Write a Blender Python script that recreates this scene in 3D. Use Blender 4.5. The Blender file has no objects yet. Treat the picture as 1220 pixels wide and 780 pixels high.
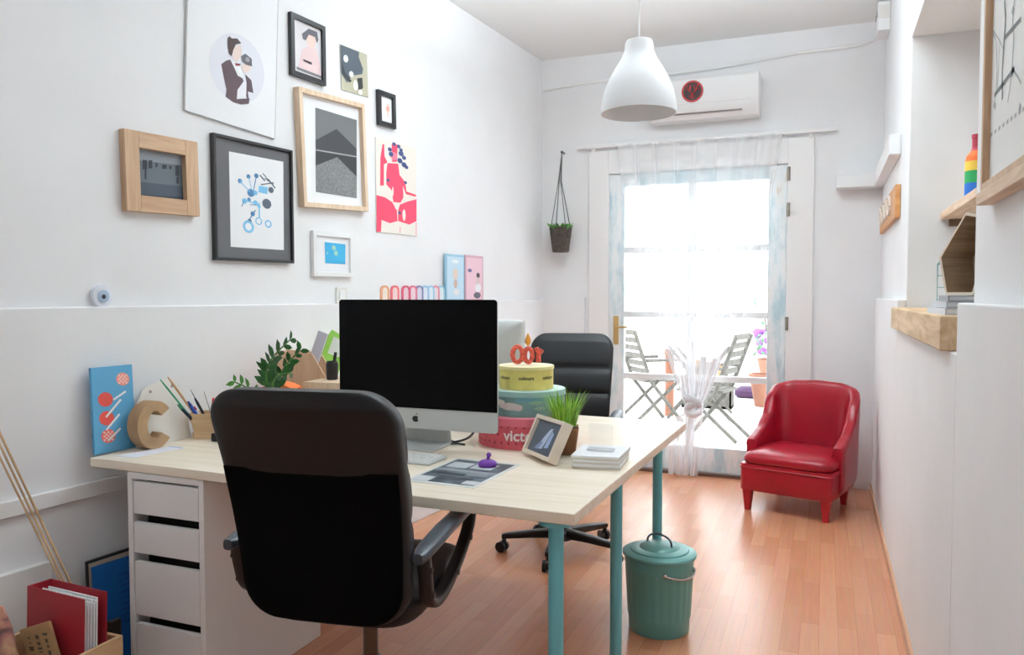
import bpy, bmesh, math, random
from mathutils import Vector, Matrix
random.seed(7)
R = math.radians
COL = bpy.context.scene.collection

# ------------------------------------------------------------------ camera geometry / surveying helpers
F, CX, CY, H = 930.0, 610.0, 390.0, 1.28
YAW, PIT = R(21.8), R(-2.34)
def ray(px, py):
    x = (px-CX)/F; z = -(py-CY)/F; y = 1.0
    y, z = y*math.cos(PIT)-z*math.sin(PIT), y*math.sin(PIT)+z*math.cos(PIT)
    c, s = math.cos(YAW), math.sin(YAW)
    return (x*c-y*s, x*s+y*c, z)
def atz(px, py, z):
    r = ray(px, py); t = (z-H)/r[2]; return Vector((r[0]*t, r[1]*t, z))
def aty(px, py, Y):
    r = ray(px, py); t = Y/r[1]; return Vector((r[0]*t, Y, H+r[2]*t))
def atx(px, py, X):
    r = ray(px, py); t = X/r[0]; return Vector((X, r[1]*t, H+r[2]*t))
WA = R(4.765)                                   # the left wall is not square to the back wall
WC = Vector((-2.0, 5.628, 0)); WD = Vector((math.sin(WA), math.cos(WA), 0)); WN = Vector((math.cos(WA), -math.sin(WA), 0))
WROT = R(90)-WA
def wl(px, py, off=0.0):                        # point on the left wall plane, as (distance along the wall, height)
    r = Vector(ray(px, py)); P = WC+WN*off
    t = P.dot(WN)/r.dot(WN)
    return ((r*t).dot(WD)-WC.dot(WD), H+r.z*t)
def wpt(s, off, z):
    p = WC+WD*s+WN*off; return Vector((p.x, p.y, z))

# ------------------------------------------------------------------ materials
def lin(c):
    c = c/255.0
    return c/12.92 if c <= 0.04045 else ((c+0.055)/1.055)**2.4
def rgb(c): return (lin(c[0]), lin(c[1]), lin(c[2]), 1)
MATS = {}
def mat(name, c, rough=0.5, metal=0.0, spec=0.5, var=0.0, vscale=8.0, bump=0.0, bscale=60.0, coat=0.0, sheen=0.0):
    if name in MATS: return MATS[name]
    m = bpy.data.materials.new(name); m.use_nodes = True
    nt = m.node_tree; b = nt.nodes['Principled BSDF']
    b.inputs['Base Color'].default_value = rgb(c); b.inputs['Roughness'].default_value = rough
    b.inputs['Metallic'].default_value = metal; b.inputs['Specular IOR Level'].default_value = spec
    b.inputs['Coat Weight'].default_value = coat; b.inputs['Sheen Weight'].default_value = sheen
    tc = nt.nodes.new('ShaderNodeTexCoord')
    if var > 0:
        n = nt.nodes.new('ShaderNodeTexNoise'); n.inputs['Scale'].default_value = vscale; n.inputs['Detail'].default_value = 4
        r = nt.nodes.new('ShaderNodeValToRGB')
        a = rgb([max(0, v*(1-var)) for v in c]); z = rgb([min(255, v*(1+var*0.6)) for v in c])
        r.color_ramp.elements[0].position = 0.3; r.color_ramp.elements[1].position = 0.7
        r.color_ramp.elements[0].color = a; r.color_ramp.elements[1].color = z
        nt.links.new(tc.outputs['Object'], n.inputs['Vector']); nt.links.new(n.outputs['Fac'], r.inputs['Fac'])
        nt.links.new(r.outputs['Color'], b.inputs['Base Color'])
    if bump > 0:
        n = nt.nodes.new('ShaderNodeTexNoise'); n.inputs['Scale'].default_value = bscale; n.inputs['Detail'].default_value = 3
        bp = nt.nodes.new('ShaderNodeBump'); bp.inputs['Strength'].default_value = bump; bp.inputs['Distance'].default_value = 0.004
        nt.links.new(tc.outputs['Object'], n.inputs['Vector']); nt.links.new(n.outputs['Fac'], bp.inputs['Height'])
        nt.links.new(bp.outputs['Normal'], b.inputs['Normal'])
    MATS[name] = m
    return m
def wood(name, c1, c2, axis=0, scale=1.0, rough=0.45, spec=0.4, stretch=14.0, coat=0.0):
    if name in MATS: return MATS[name]
    m = bpy.data.materials.new(name); m.use_nodes = True
    nt = m.node_tree; b = nt.nodes['Principled BSDF']
    b.inputs['Roughness'].default_value = rough; b.inputs['Specular IOR Level'].default_value = spec; b.inputs['Coat Weight'].default_value = coat
    tc = nt.nodes.new('ShaderNodeTexCoord'); mp = nt.nodes.new('ShaderNodeMapping')
    sc = [stretch*scale]*3; sc[axis] = 1.0*scale
    mp.inputs['Scale'].default_value = sc
    n = nt.nodes.new('ShaderNodeTexNoise'); n.inputs['Scale'].default_value = 2.2; n.inputs['Detail'].default_value = 6; n.inputs['Distortion'].default_value = 0.6
    r = nt.nodes.new('ShaderNodeValToRGB')
    r.color_ramp.elements[0].position = 0.35; r.color_ramp.elements[1].position = 0.65
    r.color_ramp.elements[0].color = rgb(c1); r.color_ramp.elements[1].color = rgb(c2)
    nt.links.new(tc.outputs['Object'], mp.inputs['Vector']); nt.links.new(mp.outputs['Vector'], n.inputs['Vector'])
    nt.links.new(n.outputs['Fac'], r.inputs['Fac']); nt.links.new(r.outputs['Color'], b.inputs['Base Color'])
    MATS[name] = m
    return m
def floor_mat():
    m = bpy.data.materials.new('laminate planks'); m.use_nodes = True
    nt = m.node_tree; b = nt.nodes['Principled BSDF']
    tc = nt.nodes.new('ShaderNodeTexCoord'); mp = nt.nodes.new('ShaderNodeMapping'); mp.inputs['Rotation'].default_value = (0, 0, R(90))
    br = nt.nodes.new('ShaderNodeTexBrick'); br.offset = 0.37; br.offset_frequency = 2; br.squash = 1.0
    br.inputs['Scale'].default_value = 1.0; br.inputs['Brick Width'].default_value = 0.46; br.inputs['Row Height'].default_value = 0.067
    br.inputs['Mortar Size'].default_value = 0.0006; br.inputs['Bias'].default_value = 0.0
    br.inputs['Color1'].default_value = rgb((204, 146, 112)); br.inputs['Color2'].default_value = rgb((190, 128, 94)); br.inputs['Mortar'].default_value = rgb((166, 106, 76))
    mp2 = nt.nodes.new('ShaderNodeMapping'); mp2.inputs['Scale'].default_value = (30, 1.6, 1)
    n = nt.nodes.new('ShaderNodeTexNoise'); n.inputs['Scale'].default_value = 2.5; n.inputs['Detail'].default_value = 5
    mx = nt.nodes.new('ShaderNodeMixRGB'); mx.blend_type = 'OVERLAY'; mx.inputs['Fac'].default_value = 0.2
    L = nt.links.new
    L(tc.outputs['Object'], mp.inputs['Vector']); L(mp.outputs['Vector'], br.inputs['Vector'])
    L(tc.outputs['Object'], mp2.inputs['Vector']); L(mp2.outputs['Vector'], n.inputs['Vector'])
    L(br.outputs['Color'], mx.inputs['Color1']); L(n.outputs['Color'], mx.inputs['Color2']); L(mx.outputs['Color'], b.inputs['Base Color'])
    b.inputs['Roughness'].default_value = 0.27; b.inputs['Specular IOR Level'].default_value = 0.6
    return m
def glass_mat(name, tint=(1, 1, 1), gl=0.06, rough=0.02):
    m = bpy.data.materials.new(name); m.use_nodes = True
    nt = m.node_tree; nt.nodes.remove(nt.nodes['Principled BSDF']); out = nt.nodes['Material Output']
    t = nt.nodes.new('ShaderNodeBsdfTransparent'); t.inputs['Color'].default_value = (*tint, 1)
    g = nt.nodes.new('ShaderNodeBsdfGlossy'); g.inputs['Roughness'].default_value = rough
    mx = nt.nodes.new('ShaderNodeMixShader'); mx.inputs['Fac'].default_value = gl
    nt.links.new(t.outputs[0], mx.inputs[1]); nt.links.new(g.outputs[0], mx.inputs[2]); nt.links.new(mx.outputs[0], out.inputs['Surface'])
    return m
def sheer_mat():
    m = bpy.data.materials.new('sheer voile'); m.use_nodes = True
    nt = m.node_tree; nt.nodes.remove(nt.nodes['Principled BSDF']); out = nt.nodes['Material Output']
    t = nt.nodes.new('ShaderNodeBsdfTransparent')
    d = nt.nodes.new('ShaderNodeBsdfDiffuse'); d.inputs['Color'].default_value = (0.86, 0.86, 0.88, 1)
    tr = nt.nodes.new('ShaderNodeBsdfTranslucent'); tr.inputs['Color'].default_value = (0.93, 0.93, 0.95, 1)
    m1 = nt.nodes.new('ShaderNodeMixShader'); m1.inputs['Fac'].default_value = 0.06
    m2 = nt.nodes.new('ShaderNodeMixShader')
    # cloth gets denser where it turns away from the eye, like real voile
    lw = nt.nodes.new('ShaderNodeLayerWeight'); lw.inputs['Blend'].default_value = 0.35
    mr = nt.nodes.new('ShaderNodeMapRange'); mr.inputs['From Min'].default_value = 0.0; mr.inputs['From Max'].default_value = 1.0
    mr.inputs['To Min'].default_value = 0.3; mr.inputs['To Max'].default_value = 0.75
    nt.links.new(lw.outputs['Facing'], mr.inputs['Value'])
    # the cloth is gathered towards the knot, so there is more of it per width lower down
    tc = nt.nodes.new('ShaderNodeTexCoord'); sx = nt.nodes.new('ShaderNodeSeparateXYZ'); mz = nt.nodes.new('ShaderNodeMapRange')
    mz.inputs['From Min'].default_value = 1.35; mz.inputs['From Max'].default_value = 0.8; mz.inputs['To Min'].default_value = 0.0; mz.inputs['To Max'].default_value = 0.38
    ad = nt.nodes.new('ShaderNodeMath'); ad.operation = 'ADD'; ad.use_clamp = True
    nt.links.new(tc.outputs['Object'], sx.inputs[0]); nt.links.new(sx.outputs['Z'], mz.inputs['Value'])
    nt.links.new(mr.outputs[0], ad.inputs[0]); nt.links.new(mz.outputs[0], ad.inputs[1]); nt.links.new(ad.outputs[0], m2.inputs['Fac'])
    nt.links.new(d.outputs[0], m1.inputs[1]); nt.links.new(tr.outputs[0], m1.inputs[2])
    nt.links.new(t.outputs[0], m2.inputs[1]); nt.links.new(m1.outputs[0], m2.inputs[2]); nt.links.new(m2.outputs[0], out.inputs['Surface'])
    return m
def weathered():
    m = bpy.data.materials.new('weathered blue white paint'); m.use_nodes = True
    nt = m.node_tree; b = nt.nodes['Principled BSDF']; b.inputs['Roughness'].default_value = 0.7
    tc = nt.nodes.new('ShaderNodeTexCoord'); mp = nt.nodes.new('ShaderNodeMapping'); mp.inputs['Scale'].default_value = (6, 6, 1.6)
    n = nt.nodes.new('ShaderNodeTexNoise'); n.inputs['Scale'].default_value = 2.0; n.inputs['Detail'].default_value = 7; n.inputs['Roughness'].default_value = 0.65
    r = nt.nodes.new('ShaderNodeValToRGB'); e = r.color_ramp.elements
    e[0].position = 0.36; e[0].color = rgb((178, 202, 210)); e[1].position = 0.56; e[1].color = rgb((226, 232, 234))
    k = e.new(0.46); k.color = rgb((204, 219, 223)); k2 = e.new(0.68); k2.color = rgb((232, 232, 230)); k3 = e.new(0.74); k3.color = rgb((205, 190, 170))
    nt.links.new(tc.outputs['Object'], mp.inputs['Vector']); nt.links.new(mp.outputs['Vector'], n.inputs['Vector'])
    nt.links.new(n.outputs['Fac'], r.inputs['Fac']); nt.links.new(r.outputs['Color'], b.inputs['Base Color'])
    return m

WALL = mat('white wall paint', (233, 233, 234), 0.85, var=0.012, vscale=3, bump=0.25, bscale=14)
CEIL = mat('ceiling paint', (234, 235, 234), 0.9)
FLOOR = floor_mat()
TRIM = mat('white trim paint', (234, 233, 232), 0.55)
WHITE = mat('white lacquer', (232, 232, 232), 0.4)
OFFW = mat('off white', (222, 219, 214), 0.6)
PAPER = mat('white paper', (236, 237, 239), 0.8)
BLACK = mat('black plastic', (18, 18, 20), 0.45)
DARK = mat('painted gap shade', (20, 20, 20), 0.8)
LEATHER = mat('black leather', (15, 17, 21), 0.47, spec=0.4, bump=0.12, bscale=220)
MESHF = mat('black back fabric', (7, 7, 8), 0.95, spec=0.1)
PLASTIC = mat('charcoal plastic', (30, 30, 33), 0.42)
CHROME = mat('chrome', (190, 190, 190), 0.25, 1.0)
DKCHROME = mat('dark steel tube', (90, 84, 78), 0.3, 1.0)
ALU = mat('aluminium', (200, 203, 202), 0.42, 0.1)
SCREEN = mat('black screen glass', (5, 5, 6), 0.22, spec=0.12)
PINE = wood('pine desktop', (232, 218, 196), (242, 231, 214), 0, 1.0, 0.36, 0.5, 16)
PINE_V = wood('pine upright', (196, 152, 112), (214, 174, 134), 2, 2.0, 0.5, 0.4, 14)
OAK = wood('oak frame', (182, 148, 118), (200, 168, 138), 2, 2.0, 0.55, 0.3, 14)
OAK_H = wood('oak frame crosswise', (182, 148, 118), (200, 168, 138), 0, 2.0, 0.55, 0.3, 14)
BIRCH = wood('pale birch', (205, 178, 150), (222, 200, 176), 2, 2.0, 0.55, 0.3, 12)
BEAMW = wood('rustic beam', (184, 152, 116), (214, 186, 152), 1, 1.6, 0.65, 0.25, 9)
SHELFW = wood('shelf pine', (196, 164, 136), (214, 186, 160), 1, 2.0, 0.55, 0.3, 12)
RACKW = wood('honey oak rack', (176, 122, 74), (198, 146, 96), 1, 2.0, 0.5, 0.3, 12)
CARD = mat('brown papier mache', (170, 138, 104), 0.85, var=0.06, vscale=20)
KRAFT = mat('kraft card', (176, 142, 102), 0.85, var=0.05, vscale=30)
TEAL = mat('teal steel', (112, 186, 196), 0.4, spec=0.3)
BINT = mat('teal bin lacquer', (100, 164, 160), 0.38, coat=0.1)
RED = mat('red leather', (160, 18, 38), 0.3, bump=0.05, bscale=140, var=0.08, vscale=5)
REDW = mat('red painted wood', (172, 22, 36), 0.35)
GREEN = mat('bright grass green', (120, 178, 40), 0.5, var=0.2, vscale=40)
LEAF = mat('dark glossy leaf', (34, 92, 34), 0.3, var=0.25, vscale=30)
LEAF2 = mat('fresh leaf', (74, 142, 46), 0.4, var=0.2, vscale=40)
SOIL = mat('dark soil', (45, 36, 30), 0.95)
def ink(r, g, b): return mat('ink %d %d %d' % (r, g, b), (r, g, b), 0.7)

# ------------------------------------------------------------------ mesh builder
class MB:
    def __init__(s): s.v = []; s.f = []; s.m = []; s.mats = []
    def mi(s, m):
        if m not in s.mats: s.mats.append(m)
        return s.mats.index(m)
    def add(s, vs, fs, m, M=None):
        k = len(s.v); i = s.mi(m)
        for p in vs:
            p = Vector(p); s.v.append(M @ p if M else p)
        for f in fs: s.f.append([k+a for a in f]); s.m.append(i)
        return s
    def box(s, x0, x1, y0, y1, z0, z1, m, M=None):
        vs = [(x0,y0,z0),(x1,y0,z0),(x1,y1,z0),(x0,y1,z0),(x0,y0,z1),(x1,y0,z1),(x1,y1,z1),(x0,y1,z1)]
        return s.add(vs, [(0,3,2,1),(4,5,6,7),(0,1,5,4),(1,2,6,5),(2,3,7,6),(3,0,4,7)], m, M)
    def cbox(s, c, d, m, M=None):
        return s.box(c[0]-d[0]/2, c[0]+d[0]/2, c[1]-d[1]/2, c[1]+d[1]/2, c[2]-d[2]/2, c[2]+d[2]/2, m, M)
    def hexa(s, b, t, m):                         # eight corners: lower ring, upper ring
        return s.add(list(b)+list(t), [(0,3,2,1),(4,5,6,7),(0,1,5,4),(1,2,6,5),(2,3,7,6),(3,0,4,7)], m)
    def lathe(s, prof, m, n=32, M=None, caps=True):
        vs = []; fs = []
        for (r, z) in prof:
            for i in range(n):
                a = 2*math.pi*i/n; vs.append((r*math.cos(a), r*math.sin(a), z))
        for k in range(len(prof)-1):
            for i in range(n):
                j = (i+1) % n; fs.append((k*n+i, k*n+j, (k+1)*n+j, (k+1)*n+i))
        if caps:
            if prof[0][0] > 1e-5: fs.append(tuple(range(n-1, -1, -1)))
            if prof[-1][0] > 1e-5: fs.append(tuple((len(prof)-1)*n+i for i in range(n)))
        return s.add(vs, fs, m, M)
    def cyl(s, p0, p1, r0, m, r1=None, n=16):
        p0 = Vector(p0); p1 = Vector(p1); d = p1-p0
        M = Matrix.Translation(p0) @ d.to_track_quat('Z', 'Y').to_matrix().to_4x4()
        return s.lathe([(r0, 0), (r0 if r1 is None else r1, d.length)], m, n, M)
    def ball(s, c, r, m, n=16, k=10, M=None):
        rx, ry, rz = r if isinstance(r, (tuple, list)) else (r, r, r)
        prof = [(max(1e-6, math.sin(math.pi*i/k)), -math.cos(math.pi*i/k)) for i in range(k+1)]
        T = Matrix.Translation(Vector(c)) @ Matrix.Diagonal((rx, ry, rz, 1))
        return s.lathe(prof, m, n, (M @ T) if M else T, caps=False)
    def loft(s, secs, m, cap=True, M=None, closed=False):
        n = len(secs[0]); vs = [p for q in secs for p in q]; fs = []
        K = len(secs)
        for k in range(K if closed else K-1):
            k2 = (k+1) % K
            for i in range(n):
                j = (i+1) % n; fs.append((k*n+i, k*n+j, k2*n+j, k2*n+i))
        if cap and not closed:
            fs.append(tuple(range(n-1, -1, -1))); fs.append(tuple((K-1)*n+i for i in range(n)))
        return s.add(vs, fs, m, M)
    def tube(s, path, r, m, n=8, closed=False, flat=1.0):
        P = [Vector(p) for p in path]; secs = []; K = len(P); up = Vector((0.13, 0.21, 0.97)).normalized()
        for k in range(K):
            a = P[(k-1) % K] if (closed or k > 0) else P[k]; b = P[(k+1) % K] if (closed or k < K-1) else P[k]
            t = (b-a).normalized(); x = t.cross(up)
            if x.length < 1e-3: x = t.cross(Vector((1, 0, 0)))
            x.normalize(); y = x.cross(t); rr = r[k] if isinstance(r, (list, tuple)) else r
            secs.append([P[k]+x*(rr*math.cos(2*math.pi*i/n))+y*(rr*flat*math.sin(2*math.pi*i/n)) for i in range(n)])
        return s.loft(secs, m, True, None, closed)
    def prism(s, poly, y0, y1, m, M=None):        # polygon in x,z extruded along y
        n = len(poly); vs = [(x, y0, z) for x, z in poly]+[(x, y1, z) for x, z in poly]
        fs = [tuple(range(n)), tuple(range(2*n-1, n-1, -1))]+[(i, i+n, (i+1) % n+n, (i+1) % n) for i in range(n)]
        return s.add(vs, fs, m, M)
    def poly(s, pts, m, M=None): return s.add(pts, [tuple(range(len(pts)))], m, M)
    def build(s, name, parent=None, bev=0.0, smooth=True, seg=2, ang=35, loc=None):
        me = bpy.data.meshes.new(name); me.from_pydata([tuple(v) for v in s.v], [], s.f)
        for m in s.mats: me.materials.append(m)
        me.polygons.foreach_set('material_index', s.m)
        bm = bmesh.new(); bm.from_mesh(me); bmesh.ops.recalc_face_normals(bm, faces=bm.faces); bm.to_mesh(me); bm.free()
        if smooth:
            me.polygons.foreach_set('use_smooth', [True]*len(me.polygons)); me.set_sharp_from_angle(angle=R(ang))
        me.update()
        o = bpy.data.objects.new(name, me); COL.objects.link(o)
        if parent: o.parent = parent
        if loc: o.location = loc
        if bev:
            b = o.modifiers.new('edge', 'BEVEL'); b.width = bev; b.segments = seg; b.limit_method = 'ANGLE'; b.angle_limit = R(40); b.harden_normals = True
        return o

def tag(o, label=None, cat=None, group=None, kind=None):
    if label: o['label'] = label
    if cat: o['category'] = cat
    if group: o['group'] = group
    if kind: o['kind'] = kind
    return o
def thing(name, label, cat, loc=(0, 0, 0), rz=0.0, group=None):
    o = bpy.data.objects.new(name, None); o.empty_display_size = 0.05; COL.objects.link(o)
    o.location = loc; o.rotation_euler = (0, 0, rz)
    return tag(o, label, cat, group)
def struct(mb, name, parent=None, **k):
    o = mb.build(name, parent, **k)
    if not parent: o['kind'] = 'structure'
    return o
def copy_tree(o, parent=None):
    c = o.copy(); COL.objects.link(c)
    if parent: c.parent = parent
    for ch in [x for x in bpy.data.objects if x.parent == o]: copy_tree(ch, c)
    return c
def text2d(txt, size, shear=0.0, bold=0.0, spacing=1.0):
    cu = bpy.data.curves.new('t', 'FONT'); cu.body = txt; cu.size = size; cu.align_x = 'CENTER'; cu.align_y = 'CENTER'; cu.shear = shear; cu.offset = bold; cu.space_character = spacing
    cu.resolution_u = 3
    o = bpy.data.objects.new('t', cu); COL.objects.link(o)
    dg = bpy.context.evaluated_depsgraph_get(); dg.update()
    me = bpy.data.meshes.new_from_object(o.evaluated_get(dg))
    vs = [(v.co.x, v.co.y) for v in me.vertices]; fs = [tuple(p.vertices) for p in me.polygons]
    bpy.data.objects.remove(o); bpy.data.curves.remove(cu); bpy.data.meshes.remove(me)
    return vs, fs
def rrect(w, h, r, n=5):                          # rounded rectangle outline, centred
    out = []
    for cx, cy, a0 in ((w/2-r, h/2-r, 0), (-w/2+r, h/2-r, 90), (-w/2+r, -h/2+r, 180), (w/2-r, -h/2+r, 270)):
        for i in range(n+1):
            a = R(a0+90*i/n); out.append((cx+r*math.cos(a), cy+r*math.sin(a)))
    return out
def sup(a, b, n=5, k=28):                         # superellipse ring
    out = []
    for i in range(k):
        t = 2*math.pi*i/k; c, s = math.cos(t), math.sin(t)
        out.append((a*math.copysign(abs(c)**(2/n), c), b*math.copysign(abs(s)**(2/n), s)))
    return out
def spline(P, n=6):
    P = [Vector(p) for p in P]; out = []
    for i in range(len(P)-1):
        a = P[max(0, i-1)]; b = P[i]; c = P[i+1]; d = P[min(len(P)-1, i+2)]
        for k in range(n):
            t = k/n
            out.append(0.5*((2*b)+(c-a)*t+(2*a-5*b+4*c-d)*t*t+(3*b-a-3*c+d)*t**3))
    out.append(P[-1]); return out

# ================================================================== THE SETTING
XR, XU, YB, ZC = 0.305, 0.34, 5.63, 3.05
NY0, NY1, NXB = 2.2, 3.9, 0.72                    # niche in the right wall
YF = -1.35
m = MB(); m.box(-2.75, 1.1, YF-0.1, YB+0.12, -0.1, 0, FLOOR); struct(m, 'floor', smooth=False)
m = MB(); m.box(-2.9, 1.1, YF-0.2, YB+0.2, ZC, ZC+0.12, CEIL); struct(m, 'ceiling', smooth=False)
# left wall: upper plane, thicker lower dado, rail
def wslab(mb, s0, s1, o0, o1, z0, z1, mt):
    mb.hexa([wpt(s0, o0, z0), wpt(s1, o0, z0), wpt(s1, o1, z0), wpt(s0, o1, z0)], [wpt(s0, o0, z1), wpt(s1, o0, z1), wpt(s1, o1, z1), wpt(s0, o1, z1)], mt)
SL = -7.05
m = MB(); wslab(m, SL, 0.1, -0.15, -0.006, 0, ZC, WALL); wslab(m, SL, 0.0, -0.006, 0.022, 0, 1.243, WALL); struct(m, 'wall_left', smooth=False, bev=0.006)
m = MB(); wslab(m, SL, -1.2, 0.022, 0.04, 0.603, 0.655, TRIM); struct(m, 'trim_1', smooth=False, bev=0.004)
m = MB(); wslab(m, SL, wl(62, 661, 0.05)[0], 0.022, 0.05, 0.0, 0.436, TRIM); struct(m, 'trim_2', smooth=False, bev=0.004)
# back wall with the door opening
DX0, DX1, DZ = -1.478, -0.245, 2.17
m = MB()
m.box(-2.2, DX0, YB, YB+0.2, 0, ZC, WALL); m.box(DX1, 0.75, YB, YB+0.2, 0, ZC, WALL); m.box(DX0, DX1, YB, YB+0.2, DZ, ZC, WALL)
m.box(-2.05, -1.66, YB-0.018, YB, 0, 1.265, WALL); m.box(-0.05, XR, YB-0.018, YB, 0, 1.265, WALL)
struct(m, 'wall_back', smooth=False)
m = MB()                                          # flat white surround of the door
m.box(-1.63, DX0-0.004, YB-0.022, YB, 0, 2.34, TRIM); m.box(DX1+0.004, -0.075, YB-0.022, YB, 0, 2.34, TRIM); m.box(DX0-0.004, DX1+0.004, YB-0.022, YB, DZ, 2.34, TRIM)
struct(m, 'trim_3', smooth=False, bev=0.003)
# right wall with niche
m = MB()
m.box(XU, 1.05, NY1, YB, 0, ZC, WALL)                     # far pier
m.box(XR, XU, NY1, YB, 0, 1.262, WALL)                    # far dado
m.box(XU, 1.05, YF, NY0, 0, ZC, WALL)                     # near pier
m.box(XR, XU, YF, NY0, 0, 1.262, WALL)                    # near dado
m.box(XU, 1.05, NY0, NY1, 2.418, ZC, WALL)                 # lintel
m.box(XR, 1.05, NY0, NY1, 0, 1.135, WALL)                 # below the sill
m.box(NXB, 1.05, NY0, NY1, 1.135, 2.418, WALL)             # back of the niche
struct(m, 'wall_right', smooth=False, bev=0.005)
m = MB(); m.box(XR-0.012, XR, YF, YB, 0, 0.045, wood('baseboard wood', (196, 150, 118), (206, 164, 134), 1)); struct(m, 'baseboard_right', smooth=False)
# plain wall behind the photographer
m = MB(); m.box(-2.8, 1.05, YF-0.15, YF, 0, ZC, WALL); struct(m, 'wall_front', smooth=False)

# ------------------------------------------------------------------ the balcony door
door = thing('door_1', 'weathered pale blue and white glazed door opening to the terrace', 'door', (0, 0, 0)); door['kind'] = 'structure'
WB = weathered(); BARM = mat('aged white bar paint', (228, 230, 230), 0.7, var=0.03, vscale=12)
DY = YB+0.0
m = MB(); m.box(-1.478, -1.365, DY, DY+0.05, 0.02, 2.165, WB); m.box(-0.365, -0.245, DY, DY+0.05, 0.02, 2.165, WB)
m.box(-1.365, -0.365, DY, DY+0.05, 2.075, 2.165, WB); m.box(-1.365, -0.365, DY, DY+0.05, 0.03, 0.2, WB)
m.build('door_frame', door, bev=0.004, smooth=False)
m = MB(); m.box(-0.911, -0.855, DY+0.005, DY+0.045, 0.2, 2.075, BARM)
for z in (1.612, 1.143, 0.69): m.box(-1.365, -0.365, DY+0.006, DY+0.044, z-0.022, z+0.022, BARM)
m.build('glazing_bar', door, bev=0.004, smooth=False)
m = MB(); m.box(-1.36, -0.37, DY+0.022, DY+0.026, 0.2, 2.075, glass_mat('clear pane', (0.99, 1, 1), 0.03)); m.build('pane', door, smooth=False)
m = MB(); m.box(-1.445, -1.405, DY-0.006, DY, 0.92, 1.13, mat('aged brass', (196, 164, 112), 0.4, 0.6)); m.cyl((-1.425, DY-0.006, 1.05), (-1.425, DY-0.045, 1.05), 0.009, MATS['aged brass']); m.cyl((-1.425, DY-0.04, 1.05), (-1.33, DY-0.04, 1.05), 0.008, MATS['aged brass'])
m.build('handle', door, bev=0.002)
for z in (2.1, 1.86, 1.09):
    m = MB(); m.cyl((-0.236, YB-0.028, z-0.045), (-0.236, YB-0.028, z+0.045), 0.011, mat('old hinge metal', (140, 132, 122), 0.5, 0.5)); m.build('hinge', door)
m = MB(); m.box(-1.478, -0.245, YB-0.03, YB+0.2, 0.0, 0.02, mat('dark threshold', (96, 70, 58), 0.5)); m.build('threshold', door, smooth=False)

# ================================================================== OUTSIDE
TERR = mat('pale terrace', (232, 230, 226), 0.8, var=0.04, vscale=1.5); STUCCO = mat('white stucco', (240, 240, 238), 0.9)
m = MB(); m.box(-9, 6, YB+0.2, 13.0, -0.12, -0.02, TERR); o = struct(m, 'terrace_floor', smooth=False); o['kind'] = 'structure'
m = MB(); m.box(-9, 6, 12.6, 12.8, -0.02, 0.75, STUCCO); o = struct(m, 'terrace_parapet_wall', smooth=False); o['kind'] = 'structure'
m = MB(); m.box(-9, 6, 13.0, 40, -6.2, -6.0, STUCCO); o = struct(m, 'ground', smooth=False); o['kind'] = 'structure'
bld = thing('apartment_building', 'white apartment block far beyond the terrace with faint windows', 'building', (-5.0, 22, -6))
m = MB(); m.box(-3.2, 2.2, 0, 4, 0, 13.5, STUCCO); m.build('facade', bld, smooth=False)
for k in range(3):
    for j in range(2):
        m = MB(); m.box(0.15+j*0.95, 0.75+j*0.95, -0.06, 0, 8.2+k*1.5, 9.1+k*1.5, mat('pale shutter', (214, 210, 200), 0.8)); m.build('window', bld, smooth=False)

TEAKG = wood('silvered teak', (88, 85, 80), (112, 108, 102), 2, 2.0, 0.7, 0.2, 10)
def folding_chair(label, loc, rz):
    t = thing('folding_chair', label, 'chair', loc, rz, 'folding chairs on the terrace')
    # local: faces +y
    for s in (-1, 1):
        m = MB(); m.tube([(s*0.215, -0.30, 0.95), (s*0.215, -0.12, 0.45), (s*0.215, 0.24, 0.015)], 0.02, TEAKG, 6); m.build('long_leg', t)
        m = MB(); m.tube([(s*0.18, 0.20, 0.44), (s*0.18, -0.30, 0.015)], 0.018, TEAKG, 6); m.build('cross_leg', t)
        m = MB(); m.tube([(s*0.235, -0.20, 0.66), (s*0.235, 0.18, 0.66)], 0.016, TEAKG, 6); m.build('armrest', t)
    m = MB()
    for i in range(6):
        y = -0.18+i*0.075; m.box(-0.2, 0.2, y, y+0.055, 0.44, 0.46, TEAKG)
    m.build('seat', t, smooth=False)
    m = MB()
    for i in range(6):
        z = 0.52+i*0.078; y = -0.12-(z-0.45)*0.36
        m.box(-0.2, 0.2, y-0.01, y+0.012, z, z+0.05, TEAKG)
    m.build('backrest', t, smooth=False)
    return t
folding_chair('grey slatted folding chair on the terrace, left of the white table', (-1.62, 7.9, -0.02), R(-52))
folding_chair('grey slatted folding chair on the terrace, seen side-on at right of the curtain', (-0.95, 7.25, -0.02), R(78))
t = thing('terrace_table', 'white topped folding table on the terrace between two grey chairs', 'table', (-1.22, 8.5, -0.02), R(5))
m = MB(); m.box(-0.42, 0.42, -0.35, 0.35, 0.78, 0.82, WHITE); m.build('tabletop', t, bev=0.004)
for s in (-1, 1):
    for q in (-1, 1):
        m = MB(); m.tube([(s*0.32*q, s*0.28, 0.78), (-s*0.32*q, s*0.28, 0.012)], 0.016, TEAKG, 6); m.build('leg', t)
t = thing('terracotta_pipe', 'tall orange terracotta pipe standing beneath the terrace table', 'pipe', (-1.545, 8.46, -0.02))
m = MB(); m.lathe([(0.05, 0), (0.05, 0.66), (0.06, 0.665), (0.06, 0.72), (0.042, 0.72), (0.042, 0.6)], mat('terracotta', (150, 100, 80), 0.8, var=0.08, vscale=10), 18); o = m.build('pipe_body', t)
t = thing('firewood_crate', 'wooden crate of split logs beneath the terrace table', 'crate', (-1.25, 9.3, -0.02))
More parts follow.
